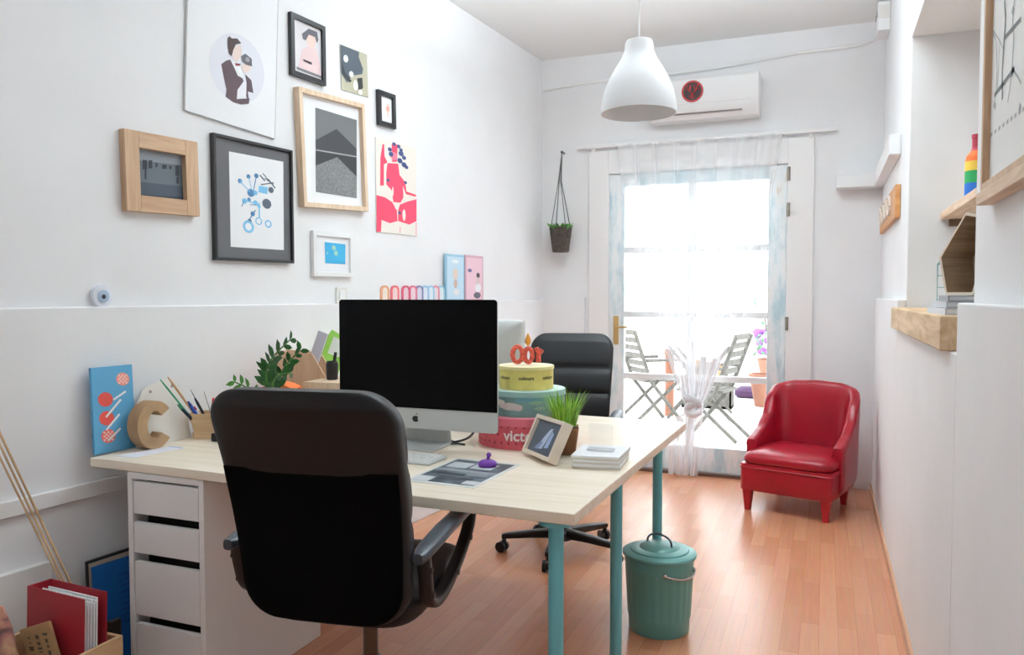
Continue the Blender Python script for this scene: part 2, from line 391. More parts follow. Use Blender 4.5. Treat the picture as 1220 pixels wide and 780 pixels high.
m = MB(); m.box(-0.28, 0.28, -0.15, 0.15, 0, 0.03, TEAKG); m.box(-0.28, 0.28, -0.15, -0.13, 0, 0.3, TEAKG); m.box(-0.28, 0.28, 0.13, 0.15, 0, 0.3, TEAKG); m.box(-0.28, -0.26, -0.15, 0.15, 0, 0.3, TEAKG); m.box(0.26, 0.28, -0.15, 0.15, 0, 0.3, TEAKG); m.build('crate_body', t, smooth=False)
m = MB()
for i in range(7):
    x = -0.2+i*0.065; m.cyl((x, -0.05, 0.04), (x+0.01, 0.06, 0.5+0.1*((i*37) % 5)/5), 0.028, (KRAFT if i % 2 else mat('dark log', (70, 52, 44), 0.9)))
m.build('logs', t)
t = thing('potted_shrub', 'leafy green shrub in a terracotta pot on the terrace', 'plant', (-0.62, 9.6, -0.02))
m = MB(); m.lathe([(0.13, 0), (0.19, 0.34), (0.2, 0.34), (0.2, 0.38), (0.17, 0.38), (0.16, 0.32)], MATS['terracotta'], 20); m.build('pot', t)
m = MB(); m.tube(spline([(0, 0, 0.3), (0.02, 0, 0.7), (-0.03, 0, 1.05)]), 0.012, TEAKG); m.build('stem', t)
m = MB()
for i in range(60):
    a = random.random()*6.28; z = 0.55+random.random()*0.7; r = 0.05+random.random()*0.16
    c = Vector((r*math.cos(a), r*math.sin(a), z)); M = Matrix.Translation(c) @ Matrix.Rotation(a, 4, 'Z') @ Matrix.Rotation(random.uniform(-.9, .9), 4, 'Y')
    m.poly([(0, 0, 0), (0.05, 0.025, 0.01), (0.1, 0, 0), (0.05, -0.025, 0.01)], mat('pale sage leaf', (92, 138, 104), 0.6), M)
m.build('foliage', t, smooth=False)
t = thing('flowering_plant', 'purple flowering plant in a low pot at the far side of the terrace', 'plant', (-0.62, 11.4, -0.02))
m = MB(); m.lathe([(0.16, 0), (0.24, 0.4), (0.25, 0.42), (0.22, 0.42), (0.2, 0.36)], MATS['terracotta'], 20); m.build('pot', t)
m = MB()
for i in range(40):
    a = random.random()*6.28; r = random.random()*0.26; m.ball((r*math.cos(a), r*math.sin(a), 0.5+random.random()*0.35), 0.055, mat('violet petals', (140, 84, 160), 0.7), 8, 6)
m.build('blossoms', t)
o = MB(); o.loft([[(x*0.98, y*0.98, z) for x, y in sup(0.24*k, 0.2*k, 4)] for k, z in ((0.8, 0), (1, 0.03), (1, 0.09), (0.75, 0.13))], mat('plum fabric', (70, 44, 74), 0.9)); tag(o.build('floor_cushion', loc=(-0.82, 10.4, -0.02)), 'plum coloured cushion lying on the terrace floor', 'cushion')
# metal railings of a lounge frame behind the shrub
t = thing('lounge_frame', 'pale slatted lounger by the far wall of the terrace', 'lounger', (-0.2, 11.95, -0.02), R(20))
m = MB()
for i in range(9): m.tube([(-0.4+i*0.1, -0.1, 0.3), (-0.4+i*0.1, 0.35, 0.72)], 0.014, mat('pale grey slat', (140, 146, 150), 0.6), 6)
m.build('backrest', t)
for s in (-0.4, 0.4):
    for y in (-0.1, 0.3):
        m = MB(); m.tube([(s, y, 0.0), (s, y, 0.32+max(0, y)*0.9)], 0.018, MATS['pale grey slat'], 6); m.build('leg', t)

# ================================================================== BACK WALL
# curtain track
t = thing('curtain_track', 'long white curtain track above the glazed door', 'curtain rail', (0, YB, 2.36))
m = MB(); m.box(-1.72, 0.06, -0.045, -0.022, 0.0, 0.026, TRIM); m.build('rail', t, bev=0.003)
for x in (-1.60, -0.1):
    m = MB(); m.box(x-0.012, x+0.012, -0.03, 0, -0.03, 0.0, TRIM); m.build('bracket', t, bev=0.002)
# sheer curtain tied in a knot
SH = sheer_mat()
cy = YB-0.09
cur = thing('sheer_curtain', 'sheer white voile curtain tied in a knot before the glazed door', 'curtain', (0, cy, 0))
def pxx(px): return aty(px, 300, cy).x
knz = aty(826, 488, cy).z
ztop = 2.36
prof = [(ztop, 736, 932), (2.0, 742, 922), (1.7, 752, 912), (1.4, 764, 900), (1.1, 778, 884), (0.85, 796, 864), (knz+0.1, 812, 846), (knz+0.04, 817, 838)]
prof = [(z, pxx(a), pxx(b)) for z, a, b in prof]
def interp(pr, z):
    for k in range(len(pr)-1):
        if pr[k][0] >= z >= pr[k+1][0]:
            f = (pr[k][0]-z)/(pr[k][0]-pr[k+1][0]); f2 = f
            return [pr[k][i]+(pr[k+1][i]-pr[k][i])*f2 for i in (1, 2)]
    return pr[-1][1:]
def sheet(pr, nz, nx, folds, amp0, amp1, thick, name, seed):
    rnd = random.Random(seed); ph = [rnd.uniform(0, 6.28) for _ in range(6)]
    m = MB(); vs = []; fs = []
    z0, z1 = pr[0][0], pr[-1][0]
    for k in range(nz+1):
        z = z0+(z1-z0)*k/nz; a, b = interp(pr, z); f = k/nz
        for i in range(nx+1):
            u = i/nx; amp = amp0+(amp1-amp0)*f
            w = 0.6*math.sin(u*folds*6.28+ph[0]+0.8*math.sin(z*2+ph[1]))+0.4*math.sin(u*folds*0.53*6.28+ph[2])+0.25*math.sin(u*folds*1.9*6.28+ph[3])
            uu = u+0.012*math.sin(u*folds*6.28+ph[4])
            vs.append((a+(b-a)*uu, amp*w+thick*math.sin(u*math.pi)*f, z))
    for k in range(nz):
        for i in range(nx):
            q = k*(nx+1)+i; fs.append((q, q+1, q+nx+2, q+nx+1))
    m.add(vs, fs, SH); return m.build(name, cur, ang=180)
sheet(prof, 40, 150, 8, 0.014, 0.016, -0.02, 'upper_drape', 3)
low = [(knz-0.02, pxx(818), pxx(840)), (0.42, pxx(806), pxx(840)), (0.25, pxx(800), pxx(837)), (0.012, pxx(799), pxx(834))]
sheet(low, 24, 90, 4, 0.015, 0.03, 0.0, 'lower_drape', 5)
m = MB(); kx = pxx(828)
for i in range(3):
    pts = []
    for k in range(14):
        a = 2*math.pi*k/14; pts.append((kx+0.042*math.cos(a), 0.036*math.sin(a), knz+0.03+0.03*math.sin(a+i*2.1)+0.028*(i-1)))
    m.tube(pts, 0.027, SH, 10, closed=True)
m.build('knot', cur)
# air conditioner
ax0, ax1 = aty(773, 100, 5.43).x, -0.42
t = thing('air_conditioner', 'white split air conditioner above the glazed door', 'air conditioner', (0, YB-0.001, 2.49))
acp = [(0, 0), (-0.13, 0.0), (-0.185, 0.05), (-0.2, 0.09), (-0.2, 0.255), (-0.18, 0.275), (0, 0.275)]
m = MB(); m.loft([[(x, y, z) for y, z in acp] for x in (ax0, ax1)], WHITE); m.build('housing', t, bev=0.008, seg=3)
m = MB(); m.box(ax0+0.06, ax1-0.05, -0.203, -0.199, 0.09, 0.094, OFFW); m.box(ax0+0.05, ax1-0.11, -0.172, -0.165, 0.028, 0.046, mat('grey slot', (120, 112, 110), 0.7), Matrix.Translation((0, 0.0, 0.0))); m.build('air_flap', t, smooth=False)
ec = aty(825, 109, 5.43)
tg = MB(); MM = Matrix.Translation((ec.x, -0.2, ec.z-2.49)) @ Matrix.Rotation(R(90), 4, 'X')
tg.lathe([(0.073, 0), (0.073, 0.004)], mat('dark emblem', (52, 26, 30), 0.5), 32, MM)
er = mat('emblem red', (186, 40, 44), 0.5)
def ering(r0, r1, y):
    for i in range(32):
        a, b = 2*math.pi*i/32, 2*math.pi*(i+1)/32
        tg.poly([(ec.x+r0*math.cos(a), y, ec.z-2.49+r0*math.sin(a)), (ec.x+r1*math.cos(a), y, ec.z-2.49+r1*math.sin(a)), (ec.x+r1*math.cos(b), y, ec.z-2.49+r1*math.sin(b)), (ec.x+r0*math.cos(b), y, ec.z-2.49+r0*math.sin(b))], er)
ering(0.062, 0.072, -0.2045)
for s in (-1, 1):
    for p in ([(0, -0.05), (0, -0.02), (0.028, 0.01), (0.038, 0.045)], [(0.02, 0.0), (0.012, 0.04)], [(0.028, 0.012), (0.048, 0.012)], [(0, -0.02), (0.02, -0.04)]):
        tg.tube([(ec.x+s*x, -0.2045, ec.z-2.49+z) for x, z in p], 0.0065, er, 6, flat=0.3)
tag(tg.build('emblem', t), 'round red and black antler emblem')
# surface conduit along the top of the back wall and its junction box
m = MB()
cp = [aty(648, 107, YB-0.015), aty(700, 98, YB-0.015), aty(800, 88, YB-0.015), aty(860, 80, YB-0.015), aty(950, 63, YB-0.015), aty(1020, 54, YB-0.015), aty(1040, 48, YB-0.015), (XU-0.03, YB-0.05, 2.97)]
m.tube(cp, 0.011, TRIM); tag(m.build('cable_conduit'), 'white cable conduit running along the top of the back wall', 'cable')
t = thing('junction_box', 'small white junction box high in the right corner', 'junction box', (XU-0.035, 5.3, 2.86))
m = MB(); m.box(-0.034, 0.034, -0.1, 0.1, 0, 0.17, WHITE); m.build('housing', t, bev=0.004)
for k in (-1, 1):
    m = MB(); m.box(-0.038, -0.034, k*0.045-0.018, k*0.045+0.018, 0.1, 0.13, mat('grey clip', (150, 148, 142), 0.6)); m.build('clip', t, bev=0.001)
m = MB(); m.box(-0.03, 0.03, -0.102, -0.1, 0.07, 0.15, OFFW); m.build('lid', t)
# L-shaped corner shelf
t = thing('corner_shelf', 'white L-shaped shelf box in the far right corner', 'shelf', (0, 0, 1.975))
m = MB(); m.box(0.06, XU-0.001, YB-0.13, YB-0.001, 0, 0.085, WHITE); m.build('back_arm', t, bev=0.004)
m = MB(); m.box(XU-0.055, XU-0.001, 4.3, YB-0.131, 0, 0.1, WHITE); m.build('side_arm', t, bev=0.004)
# hanging planter
pc = aty(668, 280, YB-0.12)
t = thing('hanging_planter', 'dark woven hanging pot with green plant left of the door', 'plant', (pc.x, YB-0.12, 1.60))
POT = mat('dark woven fibre', (70, 60, 54), 0.9, var=0.35, vscale=60, bump=0.8, bscale=90)
m = MB(); m.lathe([(0.055, 0), (0.062, 0.005), (0.082, 0.17), (0.085, 0.18), (0.075, 0.18), (0.07, 0.15)], POT, 24); m.build('pot', t)
m = MB()
for i in range(90):
    a = random.random()*6.28; r = random.random()*0.075; L = random.uniform(0.03, 0.07)
    b = Vector((r*math.cos(a), r*math.sin(a), 0.16)); e = b+Vector((math.cos(a)*L*0.7, math.sin(a)*L*0.7, L*0.8))
    m.tube([b, (b+e)/2+Vector((0, 0, 0.01)), e], [0.004, 0.006, 0.001], LEAF2, 4)
m.build('foliage', t)
STR = mat('grey cord', (96, 98, 96), 0.9)
hx = aty(670, 181, YB-0.05).x-pc.x
for i in range(4):
    a = R(45+90*i)
    m = MB(); m.tube([(0.08*math.cos(a), 0.08*math.sin(a), 0.178), (hx*0.6+0.012*math.cos(a), 0.012*math.sin(a), 0.52), (hx, 0.06, 0.74)], 0.0035, STR, 6); m.build('cord', t)
m = MB(); m.tube([(hx, 0.06, 0.745), (hx, 0.12, 0.745)], 0.007, STR); m.ball((hx, 0.06, 0.745), 0.011, STR); m.build('hook', t)

# ================================================================== PENDANT LAMP
lx, ly, lz = -0.651, 2.895, 1.955
t = thing('pendant_lamp', 'white bell shaped pendant lamp hanging from the ceiling', 'lamp', (lx, ly, lz))
LAMP = mat('white lamp plastic', (236, 238, 240), 0.4)
pr = [(0.140, 0.0), (0.1405, 0.012), (0.137, 0.04), (0.127, 0.085), (0.110, 0.125), (0.088, 0.165), (0.066, 0.2), (0.054, 0.23), (0.0515, 0.255), (0.047, 0.266), (0.006, 0.268)]
inn = [(r-0.004, z) for r, z in pr[:-2]]
m = MB(); m.lathe(pr, LAMP, 48, caps=False); m.lathe(inn+[(0.006, 0.258)], LAMP, 48, caps=False); m.lathe([(0.140, 0), (0.136, 0)], LAMP, 48, caps=False); m.build('lamp_shade', t)
m = MB(); m.cyl((0, 0, 0.266), (0, 0, ZC-lz-0.02), 0.0028, TRIM, n=8); m.build('cord', t)
m = MB(); m.lathe([(0.045, ZC-lz-0.025), (0.05, ZC-lz-0.001)], LAMP, 24); m.build('ceiling_rose', t)
m = MB(); m.cyl((0, 0, 0.19), (0, 0, 0.262), 0.02, WHITE); m.ball((0, 0, 0.15), 0.03, mat('frosted bulb', (240, 236, 228), 0.3)); m.build('bulb', t)

# ================================================================== LEFT WALL PICTURES
def Z(x0, y0, s): return lambda x, y: (x0+x/s, y0+y/s)
def quad_fit(q, off):
    p = [wl(x, y, off) for x, y in q]
    c = (sum(a[0] for a in p)/4, sum(a[1] for a in p)/4)
    w = ((p[1][0]-p[0][0])+(p[2][0]-p[3][0]))/2; h = ((p[0][1]-p[3][1])+(p[1][1]-p[2][1]))/2
    roll = ((p[1][1]-p[0][1])+(p[2][1]-p[3][1]))/2/w
    return c, w, h, roll
class Hung:
    """one thing hung on the left wall; local x runs along the wall, z up, -y out into the room"""
    def __init__(s, name, label, cat, q, depth, group='pictures on the long wall'):
        s.c, s.w, s.h, roll = quad_fit(q, depth); s.d = depth
        s.t = thing(name, label, cat, wpt(s.c[0], -0.005, s.c[1]), WROT, group)
        s.R = Matrix.Rotation(-roll, 4, 'Y')
    def loc(s, px, py, off):
        a, z = wl(px, py, off); return (a-s.c[0], z-s.c[1])
    def frame(s, bw, mt, name='frame', d=None, mh=None):
        d = d or s.d; W, Hh = s.w/2, s.h/2; m = MB()
        for (x0, x1, z0, z1, mm) in ((-W, -W+bw, -Hh, Hh, mt), (W-bw, W, -Hh, Hh, mt), (-W+bw, W-bw, Hh-bw, Hh, mh or mt), (-W+bw, W-bw, -Hh, -Hh+bw, mh or mt)):
            m.box(x0, x1, -d, 0, z0, z1, mm, s.R)
        return m.build(name, s.t, bev=0.0015)
    def panel(s, y, bw, mt):
        m = MB(); m.box(-s.w/2+bw, s.w/2-bw, -y, -0.001, -s.h/2+bw, s.h/2-bw, mt, s.R); return m
    def art(s, m, pts, y, mt, zf=None):
        out = []
        for p in pts:
            px, py = zf(*p) if zf else p
            a, z = s.loc(px, py, y); out.append((a, -y, z))
        m.poly(out, mt)
    def disc(s, m, c, rx, ry, y, mt, zf, n=18, slope=0.25):
        s.art(m, [(c[0]+rx*math.cos(2*math.pi*i/n), c[1]+slope*rx*math.cos(2*math.pi*i/n)+ry*math.sin(2*math.pi*i/n)) for i in range(n)], y, mt, zf)
# 1 large white poster with a round portrait
q = Hung('poster', 'large white poster with a woman holding a camera inside a pale circle', 'poster', ((222, -92), (331, -22), (332, 163), (226, 136)), 0.012)
q.frame(0.003, mat('thin grey edge', (205, 207, 206), 0.5))
m = q.panel(0.010, 0.003, PAPER); z = Z(200, 0, 4.875)
q.disc(m, (405, 396), 160, 200, 0.0105, ink(222, 224, 232), z, 40, 0.27)
hair = ink(72, 54, 54); skin = ink(226, 206, 198); jac = ink(88, 70, 76)
q.art(m, [(315, 372), (345, 350), (368, 345), (395, 400), (415, 440), (440, 455), (445, 470), (425, 500), (405, 575), (480, 570), (475, 602), (430, 606), (385, 592), (340, 560), (345, 520), (330, 450)], 0.0110, jac, z)
q.art(m, [(368, 345), (395, 360), (430, 380), (438, 440), (412, 440), (392, 395)], 0.0112, ink(236, 236, 238), z)
q.art(m, [(445, 470), (462, 480), (462, 560), (405, 575), (410, 520), (425, 500)], 0.0112, ink(232, 232, 236), z)
q.art(m, [(455, 430), (490, 465), (502, 540), (470, 530), (478, 600), (460, 560), (462, 480)], 0.0113, jac, z)
q.art(m, [(380, 280), (425, 255), (436, 290), (428, 330), (405, 362), (378, 330)], 0.0114, skin, z)
q.art(m, [(352, 222), (362, 208), (378, 222), (408, 222), (432, 250), (400, 258), (385, 290), (376, 325), (360, 310), (352, 265)], 0.0116, hair, z)
q.art(m, [(430, 385), (455, 365), (490, 380), (480, 410), (455, 425), (440, 410)], 0.0116, skin, z)
q.art(m, [(430, 325), (455, 310), (492, 340), (494, 385), (460, 375), (437, 358)], 0.0118, ink(96, 92, 98), z)
q.disc(m, (468, 345), 13, 15, 0.0120, ink(150, 150, 156), z)
q.art(m, [(395, 365), (430, 370), (420, 382), (398, 380)], 0.0119, ink(120, 40, 48), z)
m.build('print', q.t, smooth=False)
# 2 square oak frame with beach photograph
q = Hung('framed_picture', 'square light oak frame holding a dark beach photograph', 'picture', ((150, 152), (238, 170), (238, 257), (152, 251)), 0.03)
q.frame(0.058, OAK, mh=OAK_H)
z = Z(120, 120, 4.875); m = q.panel(0.008, 0.05, ink(98, 106, 114))
q.art(m, [(228, 250), (520, 292), (520, 380), (228, 345)], 0.0085, ink(132, 138, 144), z)
q.art(m, [(228, 470), (520, 500), (520, 600), (228, 575)], 0.0085, ink(72, 82, 94), z)
q.art(m, [(228, 545), (520, 560), (520, 600), (228, 575)], 0.0088, ink(52, 58, 70), z)
for x, y, w, h in ((262, 370, 26, 56), (294, 368, 22, 48), (330, 372, 12, 26), (375, 382, 26, 26), (410, 386, 14, 20), (450, 405, 22, 62), (452, 460, 14, 40), (490, 395, 14, 26), (266, 425, 10, 60)):
    q.art(m, [(x-w/2, y-h/2), (x+w/2, y-h/2+2), (x+w/2, y+h/2), (x-w/2, y+h/2)], 0.0092, ink(44, 50, 58), z)
m.build('print', q.t, smooth=False)
# 3 large black frame with blue collage
q = Hung('framed_picture', 'large black frame with grey mount around a blue collage print', 'picture', ((256, 158), (351, 179), (351, 314), (258, 309)), 0.022)
q.frame(0.012, mat('satin black', (34, 34, 36), 0.35)); z = Z(240, 150, 4.588)
m = q.panel(0.010, 0.012, ink(92, 92, 95))
q.art(m, [(155, 138), (452, 195), (455, 678), (165, 660)], 0.0105, PAPER, z)
bl = ink(120, 184, 222); db = ink(70, 120, 168); gy = ink(84, 96, 110)
for x, y, r, c in ((215, 300, 12, db), (262, 276, 11, db), (305, 272, 12, db), (275, 365, 20, db), (362, 425, 25, gy), (240, 410, 14, bl), (265, 402, 10, db), (300, 420, 13, bl), (318, 520, 19, bl), (285, 480, 12, db), (268, 520, 12, gy), (385, 350, 15, gy), (320, 440, 9, bl), (298, 365, 13, bl)):
    q.disc(m, (x, y), r, r*1.1, 0.0110, c, z, 14, 0.18)
for x, y, r in ((262, 550, 30), (370, 535, 19), (318, 520, 13)):
    q.disc(m, (x, y), r, r*1.15, 0.0113, bl if r != 13 else PAPER, z, 16, 0.18)
    if r != 13: q.disc(m, (x, y), r*0.6, r*0.7, 0.0116, PAPER, z, 16, 0.18)
q.art(m, [(318, 325), (368, 335), (366, 372), (316, 362)], 0.0114, bl, z)
for a, b, c, d, k, w in ((215, 300, 270, 360, bl, 5), (262, 276, 280, 352, bl, 4), (305, 272, 290, 350, db, 5), (325, 268, 352, 300, gy, 7), (340, 258, 375, 300, gy, 5), (330, 320, 400, 310, gy, 6), (350, 285, 398, 320, gy, 5), (370, 290, 408, 340, gy, 6), (225, 440, 240, 405, db, 5), (245, 405, 300, 425, bl, 6), (320, 420, 322, 510, bl, 8), (255, 530, 300, 460, db, 6), (340, 345, 360, 350, db, 6), (270, 430, 318, 432, db, 4)):
    dx, dy = c-a, d-b; L = math.hypot(dx, dy); nx, ny = -dy/L*w/2, dx/L*w/2
    q.art(m, [(a+nx, b+ny), (c+nx, d+ny), (c-nx, d-ny), (a-nx, b-ny)], 0.0112, k, z)
m.build('print', q.t, smooth=False)
# 4 small black frame with portrait
q = Hung('framed_picture', 'black framed drawing of a person in pink, at the top of the wall', 'picture', ((348, 13), (390, 32), (389, 102), (349, 88)), 0.02)
q.frame(0.022, MATS['satin black']); z = Z(330, 0, 4.878); m = q.panel(0.008, 0.02, ink(222, 218, 220))
q.art(m, [(150, 290), (185, 268), (232, 282), (252, 360), (262, 450), (215, 440), (125, 400)], 0.0085, ink(222, 196, 196), z)
q.disc(m, (205, 238), 26, 40, 0.0089, ink(232, 200, 190), z)
q.art(m, [(150, 195), (190, 165), (238, 185), (246, 232), (236, 250), (225, 215), (190, 200), (172, 235), (155, 225)], 0.0092, ink(96, 94, 102), z)
q.art(m, [(158, 342), (208, 362), (206, 376), (160, 354)], 0.0092, ink(60, 54, 60), z)
q.art(m, [(118, 385), (262, 440), (264, 456), (120, 402)], 0.0092, ink(120, 118, 120), z)
m.build('print', q.t, smooth=False)
# 5 unframed photograph
q = Hung('photo_print', 'unframed dark photograph pinned right of the black framed drawing', 'photograph', ((407, 53), (439, 65), (439, 116), (407, 106)), 0.003)
z = Z(330, 0, 4.878); m = q.panel(0.003, 0.0, ink(176, 172, 150))
q.art(m, [(375, 258), (482, 302), (480, 330), (505, 400), (500, 430), (440, 440), (410, 480), (376, 420)], 0.0034, ink(78, 88, 98), z)
q.art(m, [(470, 455), (500, 450), (505, 510), (480, 530)], 0.0036, ink(50, 52, 54), z)
q.art(m, [(380, 350), (400, 420), (440, 470), (425, 480), (385, 430)], 0.0036, ink(44, 48, 52), z)
for x, y, rx, ry in ((405, 340, 14, 22), (437, 430, 13, 18), (462, 495, 14, 30), (490, 535, 12, 16)): q.disc(m, (x, y), rx, ry, 0.0039, ink(226, 226, 222), z)
m.build('print', q.t, smooth=False)
# 6 tall oak frame
q = Hung('framed_picture', 'tall pale oak frame with a black and white pyramid photograph', 'picture', ((360, 104), (438, 124), (438, 252), (361, 245)), 0.035)
q.frame(0.022, BIRCH); z = Z(350, 90, 3.12); m = q.panel(0.012, 0.02, PAPER)
q.art(m, [(83, 118), (237, 165), (237, 456), (85, 432)], 0.0124, ink(104, 106, 108), z)
q.art(m, [(84, 240), (162, 198), (237, 272), (237, 302), (84, 276)], 0.0128, ink(62, 63, 66), z)
q.art(m, [(84, 278), (237, 304), (237, 376), (165, 303), (84, 334)], 0.0128, ink(52, 53, 56), z)
q.art(m, [(84, 273), (237, 299), (237, 304), (84, 278)], 0.0132, ink(150, 150, 150), z)
q.art(m, [(84, 334), (165, 303), (237, 376), (237, 456), (85, 432)], 0.0128, mat('grainy grey print', (120, 121, 122), 0.7, var=0.15, vscale=90), z)
m.build('print', q.t, smooth=False)
# 7 tiny black frame
q = Hung('framed_picture', 'tiny black frame with a small orange figure on white paper', 'picture', ((452, 106), (473, 113), (473, 154), (453, 148)), 0.02)
q.frame(0.025, MATS['satin black']); m = q.panel(0.008, 0.022, PAPER); z = Z(330, 0, 4.878)
q.disc(m, (648, 632), 11, 16, 0.0085, ink(230, 160, 140), z); q.art(m, [(642, 600), (656, 606), (652, 680), (644, 676)], 0.0083, ink(236, 200, 186), z)
m.build('print', q.t, smooth=False)
# 8 red and cream poster
q = Hung('poster', 'cream poster printed with red and navy figures', 'poster', ((449, 163), (497, 177), (497, 281), (449, 276)), 0.004)
m = q.panel(0.004, 0.0, ink(232, 226, 216)); z = Z(440, 180, 7.09); rd = ink(226, 66, 96); nv = ink(60, 72, 120)
q.art(m, [(100, 60), (118, -60), (132, -60), (135, 40), (160, 95), (130, 110), (130, 290), (98, 290)], 0.0044, rd, z)
q.art(m, [(160, 100), (250, 105), (262, 200), (310, 262), (320, 340), (400, 368), (400, 385), (315, 362), (290, 290), (295, 390), (270, 435), (210, 430), (195, 330), (150, 280), (150, 180)], 0.0044, rd, z)
q.art(m, [(68, 370), (140, 390), (200, 430), (240, 500), (245, 590), (180, 608), (110, 580), (105, 680), (68, 682)], 0.0045, rd, z)
q.art(m, [(265, 450), (330, 425), (405, 405), (405, 590), (345, 620), (250, 590), (250, 500)], 0.0045, rd, z)
q.disc(m, (215, 40), 30, 34, 0.0046, ink(232, 120, 140), z); q.art(m, [(195, -60), (245, -55), (240, 90), (200, 90)], 0.0045, rd, z)
for x, y, r in ((190, 25, 20), (180, -15, 18), (275, 20, 22), (265, 80, 22), (300, 55, 18), (300, 115, 22), (320, 135, 16), (215, -60, 16), (255, -40, 16), (165, 245, 14), (312, 265, 13), (262, 520, 13), (275, -10, 15)): q.disc(m, (x, y), r, r, 0.0048, nv, z, 12)
for x, y, rx, ry in ((160, 330, 10, 40), (235, 470, 14, 20), (300, 540, 14, 50), (205, 340, 7, 40)): q.disc(m, (x, y), rx, ry, 0.0047, ink(238, 222, 214), z, 12)
q.art(m, [(265, 640), (270, 640), (268, 690), (264, 690)], 0.0046, rd, z); q.art(m, [(398, 600), (406, 600), (406, 720), (398, 715)], 0.0046, ink(236, 170, 176), z)
m.build('print', q.t, smooth=False)
# 9 small white frame with blue picture
q = Hung('framed_picture', 'small white frame with a bright blue square picture', 'picture', ((374, 274), (422, 279), (422, 330), (376, 329)), 0.02)
q.frame(0.022, WHITE); z = Z(350, 90, 3.12); m = q.panel(0.008, 0.02, PAPER)
q.art(m, [(118, 618), (195, 627), (195, 701), (120, 697)], 0.0085, ink(56, 162, 206), z)
for x, y, rx, ry in ((152, 640, 8, 9), (160, 660, 7, 10), (128, 660, 3, 4)): q.disc(m, (x, y), rx, ry, 0.0089, ink(146, 190, 170), z, 12, 0.1)
m.build('print', q.t, smooth=False)
# 10 round eye charm
s_, z_ = wl(124, 353, 0.02)
t = thing('eye_charm', 'round white and blue evil eye charm above the dado', 'ornament', wpt(s_, -0.005, z_), WROT)
M90 = Matrix.Rotation(R(90), 4, 'X')
m = MB(); m.lathe([(0.036, 0), (0.04, 0.008), (0.036, 0.02), (0.0, 0.023)], mat('glossy white glass', (226, 230, 240), 0.2), 32, M90); m.build('disc', t)
m = MB(); m.lathe([(0.022, 0.0225), (0.0, 0.0245)], mat('pale blue glass', (170, 190, 214), 0.2), 24, M90); m.lathe([(0.008, 0.0245), (0.0, 0.027)], mat('navy glass', (22, 36, 60), 0.2), 16, M90); m.build('pupil', t)
# 11 switch on the wall
s_, z_ = wl(409, 353, 0.01)
t = thing('light_switch', 'white light switch above the big monitor', 'switch', wpt(s_, -0.006, z_+0.004), WROT)
m = MB(); m.box(-0.04, 0.04, -0.01, 0, -0.04, 0.04, OFFW); m.build('plate', t, bev=0.003)
m = MB(); m.box(-0.022, 0.022, -0.014, -0.01, -0.025, 0.025, WHITE); m.build('rocker', t, bev=0.002)
# 12 two prints standing on the dado ledge
LED = 1.2445
def ledge_print(px0, px1, ytop, label, border, field, drawing):
    a, _ = wl(px0, 340, 0.012); b, _ = wl(px1, 340, 0.012); _, zt = wl((px0+px1)/2, ytop, 0.012)
    c = (a+b)/2; w = b-a-0.006; h = zt-LED
    t = thing('art_card', label, 'picture', wpt(c, 0.012, LED), WROT, 'upright cards on the dado ledge')
    m = MB(); m.box(-w/2, w/2, -0.006, 0.008, 0, h, border); m.build('backing', t, smooth=False)
    m = MB(); m.poly([(x, -0.0065, zz) for x, zz in ((-w/2+0.015, 0.015), (w/2-0.015, 0.015), (w/2-0.015, h-0.015), (-w/2+0.015, h-0.015))], field)
    for pts, mm in drawing: m.poly([(x*w, -0.0069-0.0002*k, zz*h) for k, (x, zz) in enumerate([(p, q2) for p, q2 in pts])] if False else [(x*w, -0.0071, zz*h) for x, zz in pts], mm)
    m.build('print', t, smooth=False)
def ell(cx, cz, rx, rz, n=14): return [(cx+rx*math.cos(2*math.pi*i/n), cz+rz*math.sin(2*math.pi*i/n)) for i in range(n)]
ledge_print(530, 552.5, 303, 'pale blue card with a tan figure standing on the dado ledge', ink(150, 190, 212), ink(190, 216, 232), [(ell(0.0, 0.58, 0.14, 0.13), ink(214, 196, 184)), (ell(0.0, 0.38, 0.1, 0.1), ink(196, 170, 156)), (ell(0.05, 0.2, 0.16, 0.07), ink(226, 226, 226)), (ell(0, 0.85, 0.2, 0.04), ink(226, 232, 238))])
ledge_print(553, 575, 304.5, 'pale pink card with a dark haired figure standing on the dado ledge', ink(206, 164, 178), ink(228, 192, 204), [(ell(0.2, 0.57, 0.1, 0.06), ink(60, 50, 56)), (ell(0.18, 0.45, 0.12, 0.09), ink(214, 190, 190)), (ell(0.2, 0.3, 0.17, 0.1), ink(232, 232, 236)), (ell(0.15, 0.13, 0.2, 0.07), ink(96, 96, 110)), (ell(-0.26, 0.67, 0.12, 0.04), ink(110, 100, 140))])
